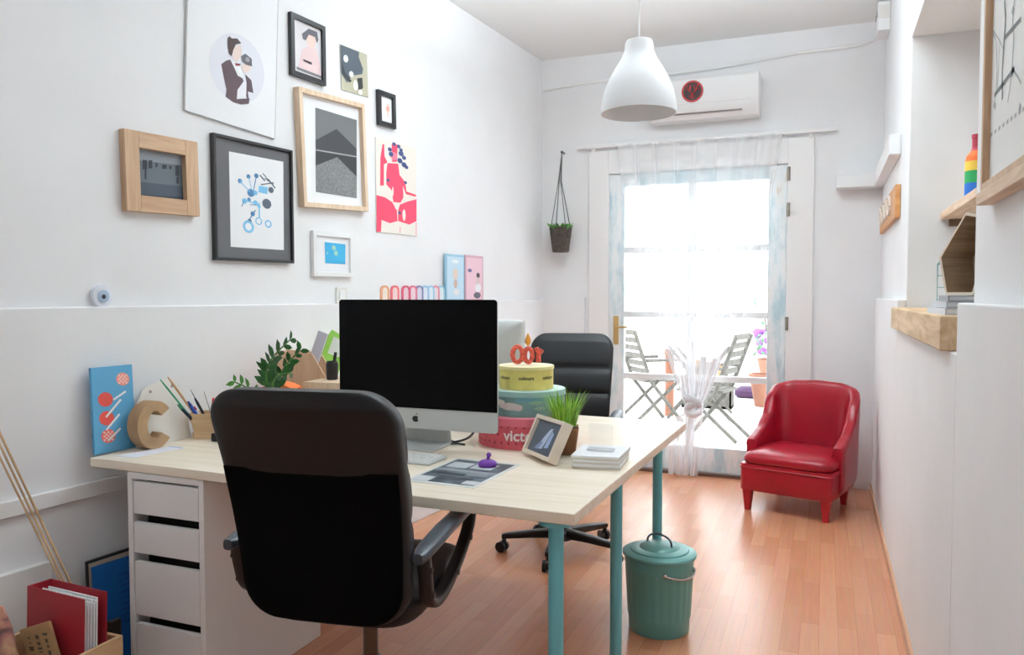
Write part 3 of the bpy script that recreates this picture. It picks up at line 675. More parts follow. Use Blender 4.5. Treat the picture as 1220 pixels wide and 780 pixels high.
# 13 row of little rounded cards on the ledge
for px, lab, c1, c2 in ((459, 'orange', (226, 160, 124), (240, 226, 214)), (471, 'coral red', (222, 104, 112), (242, 214, 214)), (484, 'crimson', (206, 84, 112), (236, 206, 214)), (492.5, 'rose pink', (220, 120, 148), (240, 214, 222)), (500, 'violet', (132, 132, 178), (218, 220, 234)), (507, 'sky blue', (150, 190, 220), (226, 234, 242)), (513.5, 'powder blue', (160, 204, 226), (230, 240, 246)), (519.5, 'salmon pink', (216, 140, 160), (240, 222, 228)), (526, 'aqua', (156, 204, 220), (228, 240, 244))):
    a, zt = wl(px, 340, 0.012); h = zt-LED
    t = thing('gift_card', '%s card with rounded top in the row on the dado ledge' % lab, 'card', wpt(a, 0.008, LED), WROT-R(28), 'small rounded cards on the dado ledge')
    w = 0.052
    pl = [(-w/2, 0), (w/2, 0), (w/2, h-0.02), (w/2-0.008, h-0.005), (w/2-0.02, h), (-w/2+0.02, h), (-w/2+0.008, h-0.005), (-w/2, h-0.02)]
    m = MB(); m.prism(pl, -0.004, 0.004, ink(*c1)); m.build('card_body', t, smooth=False)
    m = MB(); m.prism([(x*0.55, 0.006+zz*0.82) for x, zz in pl], -0.0048, -0.004, ink(*c2)); m.build('paper_label', t, smooth=False)

# ================================================================== DESK
dk = thing('desk', 'big pale pine desk on teal steel legs with a white drawer unit beneath', 'desk', (0, 0, 0))
C4 = [(-2.226, 1.842), (-0.556, 1.797), (-0.528, 3.29), (-2.15, 3.37)]
m = MB(); m.hexa([(x, y, 0.72) for x, y in C4], [(x, y, 0.75) for x, y in C4], PINE); m.build('tabletop', dk, bev=0.003, smooth=False)
for (x, y) in ((-0.62, 1.85), (-0.62, 2.468), (-0.62, 3.147), (-2.08, 3.2)):
    m = MB(); m.lathe([(0.023, 0), (0.023, 0.012), (0.0195, 0.014), (0.0195, 0.705), (0.045, 0.706), (0.045, 0.72)], TEAL, 24, Matrix.Translation((x, y, 0))); m.build('leg', dk)
# drawer unit
ux0, ux1, uy0, uy1 = -2.055, -1.745, 1.835, 2.42
t = thing('drawer_unit', 'white metal drawer unit with four drawers under the desk', 'drawers', ((ux0+ux1)/2, (uy0+uy1)/2, 0)); hw, hd = (ux1-ux0)/2, (uy1-uy0)/2
m = MB(); m.box(-hw, -hw+0.02, -hd, hd, 0, 0.719, WHITE); m.box(hw-0.02, hw, -hd, hd, 0, 0.719, WHITE); m.box(-hw+0.02, hw-0.02, -hd, hd, 0.699, 0.719, WHITE)
m.box(-hw+0.02, hw-0.02, -hd+0.02, hd, 0, 0.03, WHITE); m.box(-hw+0.02, hw-0.02, hd-0.01, hd, 0.03, 0.699, WHITE); m.box(-hw+0.02, hw-0.02, -hd+0.06, -hd+0.07, 0.03, 0.699, DARK)  # near-black sheet behind the fronts paints the shade in the drawer gaps
m.build('carcass', t, bev=0.0015, smooth=False)
for z0, z1 in ((0.588, 0.692), (0.462, 0.560), (0.262, 0.434), (0.03, 0.234)):
    m = MB(); m.box(-hw+0.023, hw-0.023, -hd+0.002, -hd+0.018, z0, z1, WHITE); m.box(-hw+0.03, hw-0.03, -hd+0.018, hd-0.03, z0, z0+0.01, WHITE); m.build('drawer', t, bev=0.0012, smooth=False)

# ================================================================== OFFICE CHAIRS
def office_chair(label, loc, rz):
    t = thing('office_chair', label, 'chair', loc, rz, 'black office chairs')
    K = 30
    def back(w_s, th, y_off, z0, z1, r, mt, pillows, nz=64, exp=4.5):
        secs = []
        for k in range(nz+1):
            f = k/nz; e = 0.5-0.5*math.cos(math.pi*f); z = z0+(z1-z0)*e
            d0, d1 = z-z0, z1-z; inset = 0.0
            for d in ((d0, d1) if pillows else (d0,)):
                if d < r: inset = max(inset, r-math.sqrt(max(0, r*r-(r-d)**2)))
            g = (z-0.52)/0.56
            w = (0.203+0.022*math.sin(max(0, min(1, g))*1.5))*w_s-inset*0.95
            tt = th*(0.55+0.45*min(1, min(d0, d1)/0.04+0.02)) if min(d0, d1) < 0.04 else th
            bulge = 0.0
            if pillows: bulge = 0.016*(1-math.exp(-min(abs(z-q_) for q_ in (0.50, 0.63, 0.765, 0.897))/0.018))
            yc = -0.25-0.145*g+0.03*math.sin(math.pi*g)
            ring = []
            for x, y in sup(w, tt, exp, K):
                fy = y+(bulge if y > 0 else 0)
                ring.append((x, yc+y_off+fy+0.10*x*x*1.2, z))
            secs.append(ring)
        m = MB(); m.loft(secs, mt); return m
    back(1.0, 0.034, 0, 0.512, 1.075, 0.085, LEATHER, True).build('backrest', t, ang=50)
    bk = back(0.965, 0.012, -0.026, 0.518, 0.89, 0.085, MESHF, False, 30, 4.5).build('back_panel', t, ang=50)
    # seat
    secs = []
    for z, k in ((0.487, 0.86), (0.492, 0.94), (0.51, 0.985), (0.535, 1.0), (0.555, 0.97), (0.565, 0.88), (0.57, 0.6), (0.572, 0.2)):
        secs.append([(x, 0.0+y, z+0.01*(x/0.25)**2*(1 if z > 0.53 else 0)) for x, y in sup(0.204*k, 0.245*k, 5, 32)])
    m = MB(); m.loft(secs, LEATHER); m.build('seat', t, ang=60)
    m = MB(); m.box(-0.06, 0.06, -0.04, 0.15, 0.458, 0.488, BLACK); m.build('seat_mechanism', t, bev=0.006)
    for s in (-1, 1):
        x = s*0.244-0.017
        m = MB(); secs = []
        path = spline([(x, -0.215, 0.672), (x, -0.20, 0.61), (x*0.99, -0.175, 0.55), (x*0.98, -0.11, 0.524), (x*0.98, -0.01, 0.537), (x*0.985, 0.10, 0.58), (x, 0.17, 0.635), (x, 0.19, 0.678)], 6)
        for i, p in enumerate(path):
            a = path[max(0, i-1)]; b = path[min(len(path)-1, i+1)]; tn = (b-a).normalized(); nx = Vector((1, 0, 0)); nn = nx.cross(tn).normalized()
            secs.append([p+nx*u*0.017+nn*v*0.012 for u, v in sup(1, 1, 4, 12)])
        m.loft(secs, PLASTIC); arm = m.build('armrest', t, ang=60)
        m = MB(); secs = []
        for y, w, zz in ((-0.255, 0.012, 0.674), (-0.245, 0.018, 0.674), (-0.19, 0.024, 0.68), (-0.05, 0.026, 0.688), (0.1, 0.024, 0.69), (0.2, 0.02, 0.684), (0.235, 0.016, 0.674), (0.245, 0.006, 0.67)):
            secs.append([(x+u*w, y, zz+v*0.013) for u, v in sup(1, 1, 3, 14)])
        m.loft(secs, mat('armrest pad highlight tint', (58, 66, 76), 0.35)); m.build('arm_pad', arm, ang=60)  # bluish highlight on the pad is put into its colour
        for i in (4, 10, 26, 33):
            m = MB(); p = path[i]; m.cyl(p+Vector((s*0.0165, 0, 0)), p+Vector((s*0.0195, 0, 0)), 0.008, BLACK); m.build('screw', arm)
    m = MB(); m.cyl((0, 0, 0.09), (0, 0, 0.31), 0.027, DKCHROME, n=20); m.cyl((0, 0, 0.31), (0, 0, 0.46), 0.02, DKCHROME, n=20); m.build('gas_lift', t)
    m = MB(); m.lathe([(0.05, 0.065), (0.05, 0.11), (0.035, 0.125)], BLACK, 20)
    for i in range(5):
        a = R(72*i+13); c, s = math.cos(a), math.sin(a)
        secs = []
        for r, w, zz, th in ((0.03, 0.03, 0.095, 0.022), (0.15, 0.025, 0.092, 0.018), (0.29, 0.018, 0.082, 0.013), (0.305, 0.012, 0.08, 0.01)):
            secs.append([(c*r-s*u*w, s*r+c*u*w, zz+v*th) for u, v in sup(1, 1, 5, 12)])
        m.loft(secs, BLACK)
    m.build('star_base', t, ang=50)
    for i in range(5):
        a = R(72*i+13); cx, cy_ = 0.292*math.cos(a), 0.292*math.sin(a); b = a+R(60+i*35)
        m = MB(); m.cyl((cx, cy_, 0.05), (cx, cy_, 0.072), 0.011, BLACK, n=10)
        d = Vector((math.cos(b), math.sin(b), 0))
        c0 = Vector((cx, cy_, 0.0268))-Vector((-math.sin(b), math.cos(b), 0))*0.012
        for s in (-1, 1): m.cyl(c0+d*s*0.007, c0+d*s*0.024, 0.0265, BLACK, n=20)
        m.cyl(c0-d*0.01, c0+d*0.01, 0.018, PLASTIC, n=14)
        m.build('caster', t)
    return t
ch = office_chair('black leather office chair seen from behind, nearest the camera', (-1.122, 1.778, 0), R(9))
ch2 = copy_tree(ch); ch2.location = (-1.2, 3.68, 0); ch2.rotation_euler = (0, 0, R(190))
tag(ch2, 'black leather office chair beyond the desk facing the camera', 'chair', 'black office chairs')

# ================================================================== COMPUTERS
def imac(label, cx, y, w, ztop, hs, rz, loc_z=0.7505):
    t = thing('desktop_computer', label, 'computer', (cx, y, loc_z), rz, 'all-in-one computers')
    zt = ztop-loc_z; zb = zt-hs; chin = 0.072; hw = w/2; r = 0.012
    out = [(x, z+(zt+zb)/2) for x, z in rrect(w, hs, r)]
    m = MB(); secs = []
    for yy, k in ((0.0, 1.0), (0.008, 1.0), (0.02, 0.97), (0.038, 0.8), (0.05, 0.5), (0.054, 0.15)):
        secs.append([(x*k, yy, (z-(zt+zb)/2)*k+(zt+zb)/2) for x, z in out])
    m.loft(secs, ALU); m.build('housing', t, ang=50)
    m = MB(); so = []
    hb = hs-chin
    for x, z in rrect(w-0.001, hb, r): so.append((x, min(z, hb/2)+zt-hb/2))
    so2 = [(x, z) for x, z in so]
    m.prism([(x, z) if z > zt-hb+0.02 else (math.copysign(hw-0.0005, x), zt-hb) for x, z in so2], -0.003, 0.0, SCREEN); m.build('screen', t, smooth=False)
    # fruit emblem on the chin
    m = MB(); ap = []
    for i in range(40):
        a = 2*math.pi*i/40; rr = 0.0125*(1+0.06*math.cos(2*a))*(1-0.16*max(0, math.sin(a))**6-0.08*max(0, -math.sin(a))**6)
        x, z = rr*math.cos(a)*0.98, rr*math.sin(a)
        dx, dz = x-0.0155, z-0.001
        if math.hypot(dx, dz) < 0.0075:
            k = 0.0075/max(1e-6, math.hypot(dx, dz)); x, z = 0.0155+dx*k, 0.001+dz*k
        ap.append((x, z))
    zc = zb+chin/2-0.002
    m.poly([(x, -0.0006, z+zc) for x, z in ap], BLACK); m.poly([(0.0, -0.0006, zc+0.0135), (0.003, -0.0006, zc+0.019), (0.0075, -0.0006, zc+0.021), (0.005, -0.0006, zc+0.0155)], BLACK)
    m.build('logo', t, smooth=False)
    fw = 0.105*w/0.62; m = MB(); secs = []
    for yy, zz, n_ in ((0.052, zb+0.17, 0), (0.068, zb+0.10, 1), (0.066, 0.04, 2), (0.06, 0.014, 3), (0.03, 0.008, 4), (-0.06, 0.006, 5)):
        pass
    m.hexa([(-fw, 0.066, 0.0), (fw, 0.066, 0.0), (fw, 0.072, 0.0), (-fw, 0.072, 0.0)], [(-fw, 0.040, zb+0.16), (fw, 0.040, zb+0.16), (fw, 0.048, zb+0.17), (-fw, 0.048, zb+0.17)], ALU)
    m.hexa([(-fw, -0.075, 0), (fw, -0.075, 0), (fw, 0.07, 0), (-fw, 0.07, 0)], [(-fw, -0.075, 0.004), (fw, -0.075, 0.004), (fw, 0.068, 0.009), (-fw, 0.068, 0.009)], ALU)
    m.build('stand', t, bev=0.002)
    return t
imac('big black screened all-in-one computer with silver chin on the desk', -1.327, 2.406, 0.624, 1.266, 0.452, R(0))
imac('silver all-in-one computer turned away behind the black screened one', -1.35, 2.865, 0.53, 1.185, 0.36, R(176))
# keyboard, mat print, trinket, cable
t = thing('keyboard', 'slim white keyboard in front of the big screen', 'keyboard', (-1.272, 2.205, 0.7505), R(-3))
m = MB(); m.hexa([(-0.14, -0.057, 0), (0.14, -0.057, 0), (0.14, 0.057, 0), (-0.14, 0.057, 0)], [(-0.14, -0.057, 0.005), (0.14, -0.057, 0.005), (0.14, 0.057, 0.012), (-0.14, 0.057, 0.012)], ALU); m.build('base', t, bev=0.002)
m = MB()
for r_ in range(6):
    for c_ in range(14):
        x = -0.132+c_*0.0189; y = -0.052+r_*0.0178; zz = 0.0055+(y+0.057)/0.114*0.007
        m.box(x, x+0.0165, y, y+0.0155, zz-0.001, zz+0.003, WHITE)
m.build('keys', t, smooth=False)
pq = [(-1.112, 1.945), (-0.886, 1.935), (-0.876, 2.262), (-1.104, 2.28)]
t = thing('photo_print', 'black and white landscape photograph sheet lying on the desk', 'print', (-0.995, 2.105, 0.7503))
m = MB(); m.hexa([(x+0.995, y-2.105, 0) for x, y in pq], [(x+0.995, y-2.105, 0.0012) for x, y in pq], ink(215, 216, 214))
def onp(u, v, h): 
    a = Vector(pq[0]).lerp(Vector(pq[1]), u); b = Vector(pq[3]).lerp(Vector(pq[2]), u); p = a.lerp(b, v); return (p.x+0.995, p.y-2.105, h)
m.poly([onp(u, v, 0.0015) for u, v in ((.05, .05), (.95, .05), (.95, .95), (.05, .95))], mat('grey photo sheet', (84, 94, 104), 0.45, var=0.45, vscale=14))
for k, (u0, u1, v0, v1, c) in enumerate(((.1, .42, .62, .84, (178, 184, 188)), (.46, .78, .64, .86, (188, 192, 196)), (.05, .95, .48, .56, (140, 146, 150)), (.1, .6, .34, .42, (54, 60, 68)), (.05, .3, .05, .22, (196, 198, 200)), (.75, .95, .08, .2, (200, 202, 204)), (.3, .8, .2, .28, (60, 66, 74)), (.6, .9, .36, .46, (120, 126, 132)))):
    m.poly([onp(u, v, 0.0017+0.0001*k) for u, v in ((u0, v0), (u1, v0), (u1, v1), (u0, v1))], ink(*c))
m.build('sheet', t, smooth=False)
t = thing('purple_trinket', 'little purple plastic trinket on the black and white print', 'trinket', (-0.957, 2.19, 0.753), R(20))
PUR = mat('purple plastic', (122, 62, 168), 0.35)
m = MB(); m.loft([[(x, y, z) for x, y in sup(0.03*k, 0.02*k, 2.4, 20)] for z, k in ((0, 0.85), (0.006, 1), (0.014, 0.95), (0.02, 0.7), (0.023, 0.3))], PUR); m.build('trinket_body', t, ang=60)
m = MB(); m.cyl((0, 0, 0.018), (0.004, 0, 0.036), 0.005, PUR); m.ball((0.004, 0, 0.037), 0.0075, PUR); m.build('knob', t)
m = MB(); m.tube(spline([(-1.245, 2.52, 0.757), (-1.22, 2.50, 0.757), (-1.19, 2.53, 0.765), (-1.182, 2.57, 0.778), (-1.20, 2.62, 0.785), (-1.22, 2.66, 0.765), (-1.235, 2.68, 0.755)]), 0.0042, BLACK); m.tube(spline([(-1.25, 2.50, 0.755), (-1.23, 2.47, 0.755), (-1.20, 2.485, 0.755), (-1.17, 2.475, 0.755)]), 0.0035, BLACK); tag(m.build('power_cable'), 'black cables curling on the desk behind the big screen', 'cable')

# ================================================================== STACKED ROUND BOXES
bx, by = -1.0, 2.64
def hatbox(name, label, z0, r, h, mt, lidm, extra=None, lid_h=0.028):
    t = thing(name, label, 'box', (bx, by, z0), 0, 'round boxes stacked on the desk')
    m = MB(); m.lathe([(r-0.003, 0), (r-0.003, h-0.004)], mt, 48); 
    if extra: extra(m, r-0.003)
    m.build('box_body', t)
    m = MB(); m.lathe([(r, h-lid_h), (r, h-0.002), (r-0.002, h)], lidm[0], 48, caps=False); m.lathe([(r-0.002, h), (0.0, h)], lidm[1], 48, caps=False); m.build('lid', t)
    return t
def wrap_text(m, txt, size, r, z, ang, mt, shear=0.0, bold=0.0):
    vs, fs = text2d(txt, size, shear, bold)
    out = []
    for x, y in vs:
        a = ang+x/r; out.append(((r+0.0009)*math.cos(a), (r+0.0009)*math.sin(a), z+y))
    m.add(out, fs, mt)
va = math.atan2(-by, -bx)                       # direction from the boxes towards the viewer's side
REDB = mat('coral red card', (216, 92, 104), 0.6, var=0.06, vscale=30)
def red_extra(m, r):
    for i in range(40):
        for j in range(3):
            a = 2*math.pi*(i+0.5*(j % 2))/40; z = 0.022+j*0.028; d = 0.006
            m.poly([((r+0.0005)*math.cos(a+x/r), (r+0.0005)*math.sin(a+x/r), z+y) for x, y in ((-d, 0), (0, d*1.2), (d, 0), (0, -d*1.2))], ink(176, 58, 76))
    wrap_text(m, 'victor', 0.052, r+0.0006, 0.048, va-R(6), mat('white print', (244, 232, 232), 0.6), 0.0, 0.0012)
hatbox('round_box', 'large coral red round box at the bottom of the stack', 0.7505, 0.176, 0.108, REDB, (mat('pink lid', (222, 110, 128), 0.6), ink(226, 140, 150)), red_extra)
TEALB = mat('sea green card', (126, 168, 164), 0.6, var=0.12, vscale=12)
def teal_extra(m, r):
    for a0, z, w, h, c in ((-24, 0.036, 0.09, 0.026, (214, 204, 198)), (-12, 0.028, 0.03, 0.012, (214, 204, 198)), (14, 0.05, 0.05, 0.014, (150, 190, 160)), (20, 0.03, 0.04, 0.012, (160, 196, 170)), (4, 0.06, 0.1, 0.012, (110, 170, 184)), (-45, 0.05, 0.06, 0.02, (220, 214, 206))):
        a = va+R(a0); N = 8; top = [((r+0.0006)*math.cos(a+w/r*(k/N-0.5)), (r+0.0006)*math.sin(a+w/r*(k/N-0.5)), z+h/2*math.sin(math.pi*(k+1)/(N+2))) for k in range(N+1)]
        bot = [((r+0.0006)*math.cos(a+w/r*(k/N-0.5)), (r+0.0006)*math.sin(a+w/r*(k/N-0.5)), z-h/2*math.sin(math.pi*(k+1)/(N+2))) for k in range(N+1)]
        for k in range(N): m.poly([bot[k], bot[k+1], top[k+1], top[k]], ink(*c))
hatbox('round_box', 'sea green round box in the middle of the stack', 0.859, 0.142, 0.088, TEALB, (mat('mint lid', (158, 196, 190), 0.6), ink(200, 224, 216)), teal_extra, 0.02)
YEL = mat('yellow card', (222, 206, 116), 0.6, var=0.06, vscale=20)
def yel_extra(m, r):
    for a0 in (-52, 0, 52): wrap_text(m, 'colours', 0.018, r, 0.042, va+R(a0), ink(60, 54, 40), 0, 0.0004)
hatbox('round_box', 'pale yellow round box at the top of the stack', 0.9475, 0.101, 0.082, YEL, (mat('cream lid rim', (232, 222, 160), 0.6), ink(240, 234, 200)), yel_extra, 0.012)
# candle letters
def letter_thing(label, dx, ring, flame=False):
    t = thing('letter_candle', label, 'candle', (bx, by, 1.0302), math.atan2(-by, -bx)+R(90), 'red letter candles on the yellow box')
    m = MB(); LC = mat('coral letter wax', (222, 92, 72), 0.5, var=0.25, vscale=120)
    for kind, a in ring: m.tube(a, 0.0095, LC, 10, closed=(kind == 'c'), flat=0.9)
    m.build('letter_body', t)
    if flame:
        m = MB(); m.lathe([(0.001, 0), (0.010, 0.012), (0.0115, 0.022), (0.007, 0.036), (0.0, 0.05)], mat('orange flame wax', (236, 160, 60), 0.4), 16, Matrix.Translation((dx, 0, 0.066))); m.build('flame', t)
def oval(cx, cz, rx, rz, n=20): return [(cx+rx*math.cos(2*math.pi*i/n), 0, cz+rz*math.sin(2*math.pi*i/n)) for i in range(n)]
letter_thing('red letter O candle at the left of the trio on the yellow box', -0.028, [('c', oval(-0.032, 0.037, 0.018, 0.028))])
letter_thing('red letter O candle with orange flame in the middle of the trio', 0.006, [('c', oval(0.008, 0.034, 0.014, 0.025))], True)
letter_thing('red letter Y candle at the right of the trio on the yellow box', 0.045, [('o', [(0.044, 0, 0.0095), (0.044, 0, 0.04), (0.036, 0, 0.062)]), ('o', [(0.044, 0, 0.038), (0.058, 0, 0.054)])])

# ================================================================== PHOTO FRAME, GRASS POT, WHITE BOXES, ACRYLIC
b0, b1 = atz(621, 542, 0.7505), atz(653, 556, 0.7505)
dirv = Vector((b1.x-b0.x, b1.y-b0.y, 0)); wf = dirv.length; dirv.normalize()
t = thing('framed_photo', 'chunky cream photo frame leaning back against the grass pot', 'picture frame', ((b0.x+b1.x)/2, (b0.y+b1.y)/2, 0.7659), math.atan2(dirv.y, dirv.x))
TL_ = Matrix.Rotation(R(-26), 4, 'X'); fh, fd, fb = 0.134, 0.034, 0.013; FM = mat('cream painted wood', (226, 212, 194), 0.55); FS = mat('bare beech edge', (212, 182, 146), 0.6)
m = MB()
for (x0, x1, z0, z1) in ((-wf/2, -wf/2+fb, 0, fh), (wf/2-fb, wf/2, 0, fh), (-wf/2+fb, wf/2-fb, fh-fb, fh), (-wf/2+fb, wf/2-fb, 0, fb)):
    m.box(x0, x1, 0, fd, z0, z1, FM, TL_)
m.build('frame', t, bev=0.0015)
m = MB(); m.box(-wf/2+fb-0.002, wf/2-fb+0.002, 0.012, 0.032, fb-0.002, fh-fb+0.002, ink(92, 102, 116), TL_)
for pts, c in (([(-0.03, 0.03), (0.005, 0.035), (0.03, 0.12), (0.012, 0.115), (-0.01, 0.08)], (196, 212, 236)), ([(0.015, 0.04), (0.04, 0.045), (0.045, 0.1), (0.03, 0.11), (0.02, 0.07)], (170, 192, 228)), ([(-0.045, 0.03), (-0.02, 0.03), (0.0, 0.06), (-0.02, 0.06)], (146, 166, 204))):
    m.poly([(x, 0.0112, z*0.86) for x, z in pts], ink(*c), TL_)
m.build('photo', t, smooth=False)
gx, gy = -0.806, 2.487
t = thing('grass_pot', 'bright green grass in a square brown pot behind the photo frame', 'plant', (gx, gy, 0.7505), R(18))
m = MB(); m.loft([[(x*k, y*k, z) for x, y in rrect(0.1, 0.1, 0.012)] for z, k in ((0, 0.72), (0.004, 0.75), (0.085, 0.96), (0.09, 0.98))], mat('brown cardboard pot', (136, 92, 60), 0.85)); m.build('pot', t, ang=50)
m = MB()
for i in range(230):
    a = random.random()*6.283; r = 0.042*math.sqrt(random.random()); L = random.uniform(0.075, 0.135); ln = random.uniform(0.1, 1.1)
    b = Vector((r*math.cos(a), r*math.sin(a), 0.088)); o_ = Vector((math.cos(a), math.sin(a), 0))*L*ln*0.55
    w = Vector((-math.sin(a), math.cos(a), 0))*random.uniform(0.0018, 0.0032)
    p = [b, b+o_*0.35+Vector((0, 0, L*0.55)), b+o_+Vector((0, 0, L))]
    m.add([p[0]-w, p[0]+w, p[1]+w*0.8, p[1]-w*0.8, p[2]], [(0, 1, 2, 3), (3, 2, 4)], GREEN if i % 3 else mat('yellow green blade', (170, 206, 80), 0.5))
m.build('grass_blades', t, smooth=False)
m = MB(); m.loft([[(x, y, z) for x, y in rrect(0.088, 0.088, 0.01)] for z in (0.0905, 0.0925)], SOIL); m.build('soil', t)
# white boxes
bq = [(-0.712, 2.277), (-0.568, 2.300), (-0.582, 2.482), (-0.735, 2.455)]
bc = Vector((sum(p[0] for p in bq)/4, sum(p[1] for p in bq)/4))
for i, (z0, z1, lab, k) in enumerate(((0.7505, 0.7645, 'flat white box at the bottom of the pile by the desk edge', 1.0), (0.765, 0.777, 'flat white box in the middle of the pile by the desk edge', 0.98), (0.7775, 0.7905, 'flat white box at the top of the pile by the desk edge', 1.0))):
    t = thing('flat_box', lab, 'box', (bc.x, bc.y, z0), R(-1.5*i+1), 'flat white boxes piled on the desk')
    P = [((x-bc.x)*k, (y-bc.y)*k) for x, y in bq]; h = z1-z0
    m = MB(); m.hexa([(x, y, 0) for x, y in P], [(x, y, h*0.45) for x, y in P], mat('ivory card', (212, 206, 194), 0.7)); m.build('tray', t, smooth=False)
    m = MB(); m.hexa([(x*1.012, y*1.012, h*0.45) for x, y in P], [(x*1.012, y*1.012, h) for x, y in P], PAPER); m.build('lid', t, bev=0.001, smooth=False)
t = thing('acrylic_stand', 'clear acrylic block standing on the flat white boxes', 'display block', (-0.648, 2.375, 0.791), R(3))
ACR = glass_mat('clear acrylic', (0.975, 0.98, 0.985), 0.06, 0.05)
m = MB(); m.box(-0.037, 0.037, -0.008, 0.008, 0.008, 0.085, ACR); m.build('panel', t, bev=0.002)
m = MB(); m.box(-0.042, 0.042, -0.018, 0.018, 0, 0.008, glass_mat('clear acrylic foot', (0.86, 0.87, 0.88), 0.15, 0.1)); m.build('foot', t, bev=0.0015)

# ================================================================== LEFT END OF THE DESK
# blue board with lollipops, leaning on the wall
p0 = Vector((-2.205, 1.872, 0.7505)); 
t = thing('art_board', 'blue board with red lollipop print leaning on the wall at the left desk end', 'picture', (-2.232, 1.95, 0.7505), WROT+R(0))
bw, bh = 0.155, 0.29; TB = Matrix.Rotation(R(-2.5), 4, 'X')
def bp(zx, zy):                                    # zoomed picture coordinates to board plane
    u = (zx-72)/(355-72); v = (690-(zx-72)*0.08-zy)/595.0
    return ((u-0.5)*bw, v*bh)
m = MB(); m.box(-bw/2, bw/2, 0, 0.012, 0, bh, mat('sky blue board', (94, 164, 204), 0.6), TB); m.build('panel', t, bev=0.001, smooth=False)
m = MB()
for k, (x, y, r, c) in enumerate(((283, 175, 46, (236, 150, 136)), (158, 313, 50, (222, 84, 74)), (160, 443, 50, (222, 84, 74)), (165, 567, 48, (230, 110, 104)))):
    m.poly([(px_, -0.0008, pz_) for px_, pz_ in (bp(x+r*math.cos(2*math.pi*i/24), y+r*math.sin(2*math.pi*i/24)) for i in range(24))], ink(*c), TB)
    if k in (0, 3):
        for i in range(-3, 4):
            for j in range(-3, 4):
                if (i+j) % 2 == 0 and i*i+j*j < 9:
                    cx_, cy_ = x+i*r/3.6, y+j*r/3.6; d = r/7.5
                    m.poly([(a, -0.0011, b) for a, b in (bp(cx_-d, cy_-d), bp(cx_+d, cy_-d), bp(cx_+d, cy_+d), bp(cx_-d, cy_+d))], ink(244, 206, 196), TB)
for a, b, c, d in ((155, 435, 262, 318), (152, 524, 248, 420), (210, 318, 300, 262), (160, 600, 250, 520)):
    dx, dy = c-a, d-b; L = math.hypot(dx, dy); nx, ny = -dy/L*7, dx/L*7
    m.poly([(u, -0.0014, v) for u, v in (bp(a+nx, b+ny), bp(c+nx, d+ny), bp(c-nx, d-ny), bp(a-nx, b-ny))], ink(236, 236, 236), TB)
m.build('lollipop_print', t, smooth=False)
# white board with holes
t = thing('punched_card', 'white rounded panel with two small holes behind the letter C', 'panel', (-2.192, 2.145, 0.7505), WROT+R(2))
TB = Matrix.Rotation(R(-7), 4, 'X')
m = MB(); m.prism([(-0.13, 0), (0.1, 0), (0.085, 0.17), (0.06, 0.222), (0.03, 0.232), (-0.06, 0.212), (-0.095, 0.195), (-0.125, 0.14)], 0, 0.006, mat('milky white acrylic', (226, 222, 216), 0.4), TB); m.build('panel_body', t, smooth=False)
m = MB()
for x, z in ((-0.06, 0.19), (0.035, 0.2)): m.poly([(x+0.006*math.cos(2*math.pi*i/12), -0.0006, z+0.006*math.sin(2*math.pi*i/12)) for i in range(12)], ink(150, 140, 136), TB)
m.build('hole', t, smooth=False)
# letter C
def letterC(ro, w, gap, n=26):
    pts_o = []; pts_i = []
    for i in range(n+1):
        a = R(gap)+(2*math.pi-2*R(gap))*i/n
        pts_o.append((ro*0.86*math.cos(a), ro*math.sin(a))); pts_i.append(((ro*0.86-w)*math.cos(a), (ro-w*0.86)*math.sin(a)))
    # square terminals
    return pts_o+pts_i[::-1]
t = thing('letter_c', 'brown papier mache letter C standing on the desk', 'letter', (-2.165, 2.035, 0.7505), R(84))
m = MB(); P = letterC(0.083, 0.04, 38)
n = len(P)//2; vs = [(x, y0, z+0.083) for y0 in (-0.027, 0.027) for x, z in P]; N = len(P)
fs = []
for i in range(n-1):
    fs.append((i, i+1, N-2-i, N-1-i)); fs.append((N+i, N+N-1-i, N+N-2-i, N+i+1))
for i in range(N): fs.append((i, (i+1) % N, N+(i+1) % N, N+i))
m.add(vs, fs, CARD); m.build('letter_body', t, ang=40)
t2 = thing('paper_sheet', 'white paper slip with blue edge on the left desk end', 'paper', (-2.115, 1.985, 0.7503))
m = MB(); pp = [(-2.165, 1.888), (-2.085, 1.895), (-2.06, 2.08), (-2.13, 2.085)]
m.hexa([(x+2.115, y-1.985, 0) for x, y in pp], [(x+2.115, y-1.985, 0.0008) for x, y in pp], ink(232, 234, 242))
m.poly([(-2.06+2.115, 2.08-1.985, 0.0011), (-2.13+2.115, 2.085-1.985, 0.0011), (-2.128+2.115, 2.074-1.985, 0.0011), (-2.062+2.115, 2.069-1.985, 0.0011)], ink(176, 188, 226)); m.build('sheet', t2, smooth=False)
# pen pot
px_, py_ = -2.135, 2.275
t = thing('pen_pot', 'pale wooden pen pot with a wide rim', 'pen pot', (px_, py_, 0.7505), R(22))
PW = wood('pale beech', (200, 166, 126), (216, 186, 150), 0, 2.0)
m = MB(); secs = []
for z, k in ((0, 0.84), (0.022, 0.84), (0.024, 0.78), (0.03, 0.78), (0.06, 0.9), (0.066, 1.0), (0.094, 1.04), (0.094, 0.9), (0.02, 0.66)):
    secs.append([(x*k, y*k, z) for x, y in rrect(0.115, 0.095, 0.02)])
m.loft(secs, PW, cap=True); m.build('pot_body', t, ang=40)
def pen(label, cat, name, dx, dy, px, py, r, c, tip=None):
    e = atx(px, py, px_-0.03+dx*0.5); b = Vector((px_+dx, py_+dy, 0.7505+0.026))
    t = thing(name, label, cat, b, 0, 'pens in the wooden pot'); d = e-b
    m = MB(); m.cyl((0, 0, 0), d*0.86, r, c, n=8); m.build('barrel', t)
    m = MB(); m.cyl(d*0.86, d, r, tip or c, r*0.55, n=8); m.build('end_cap', t)
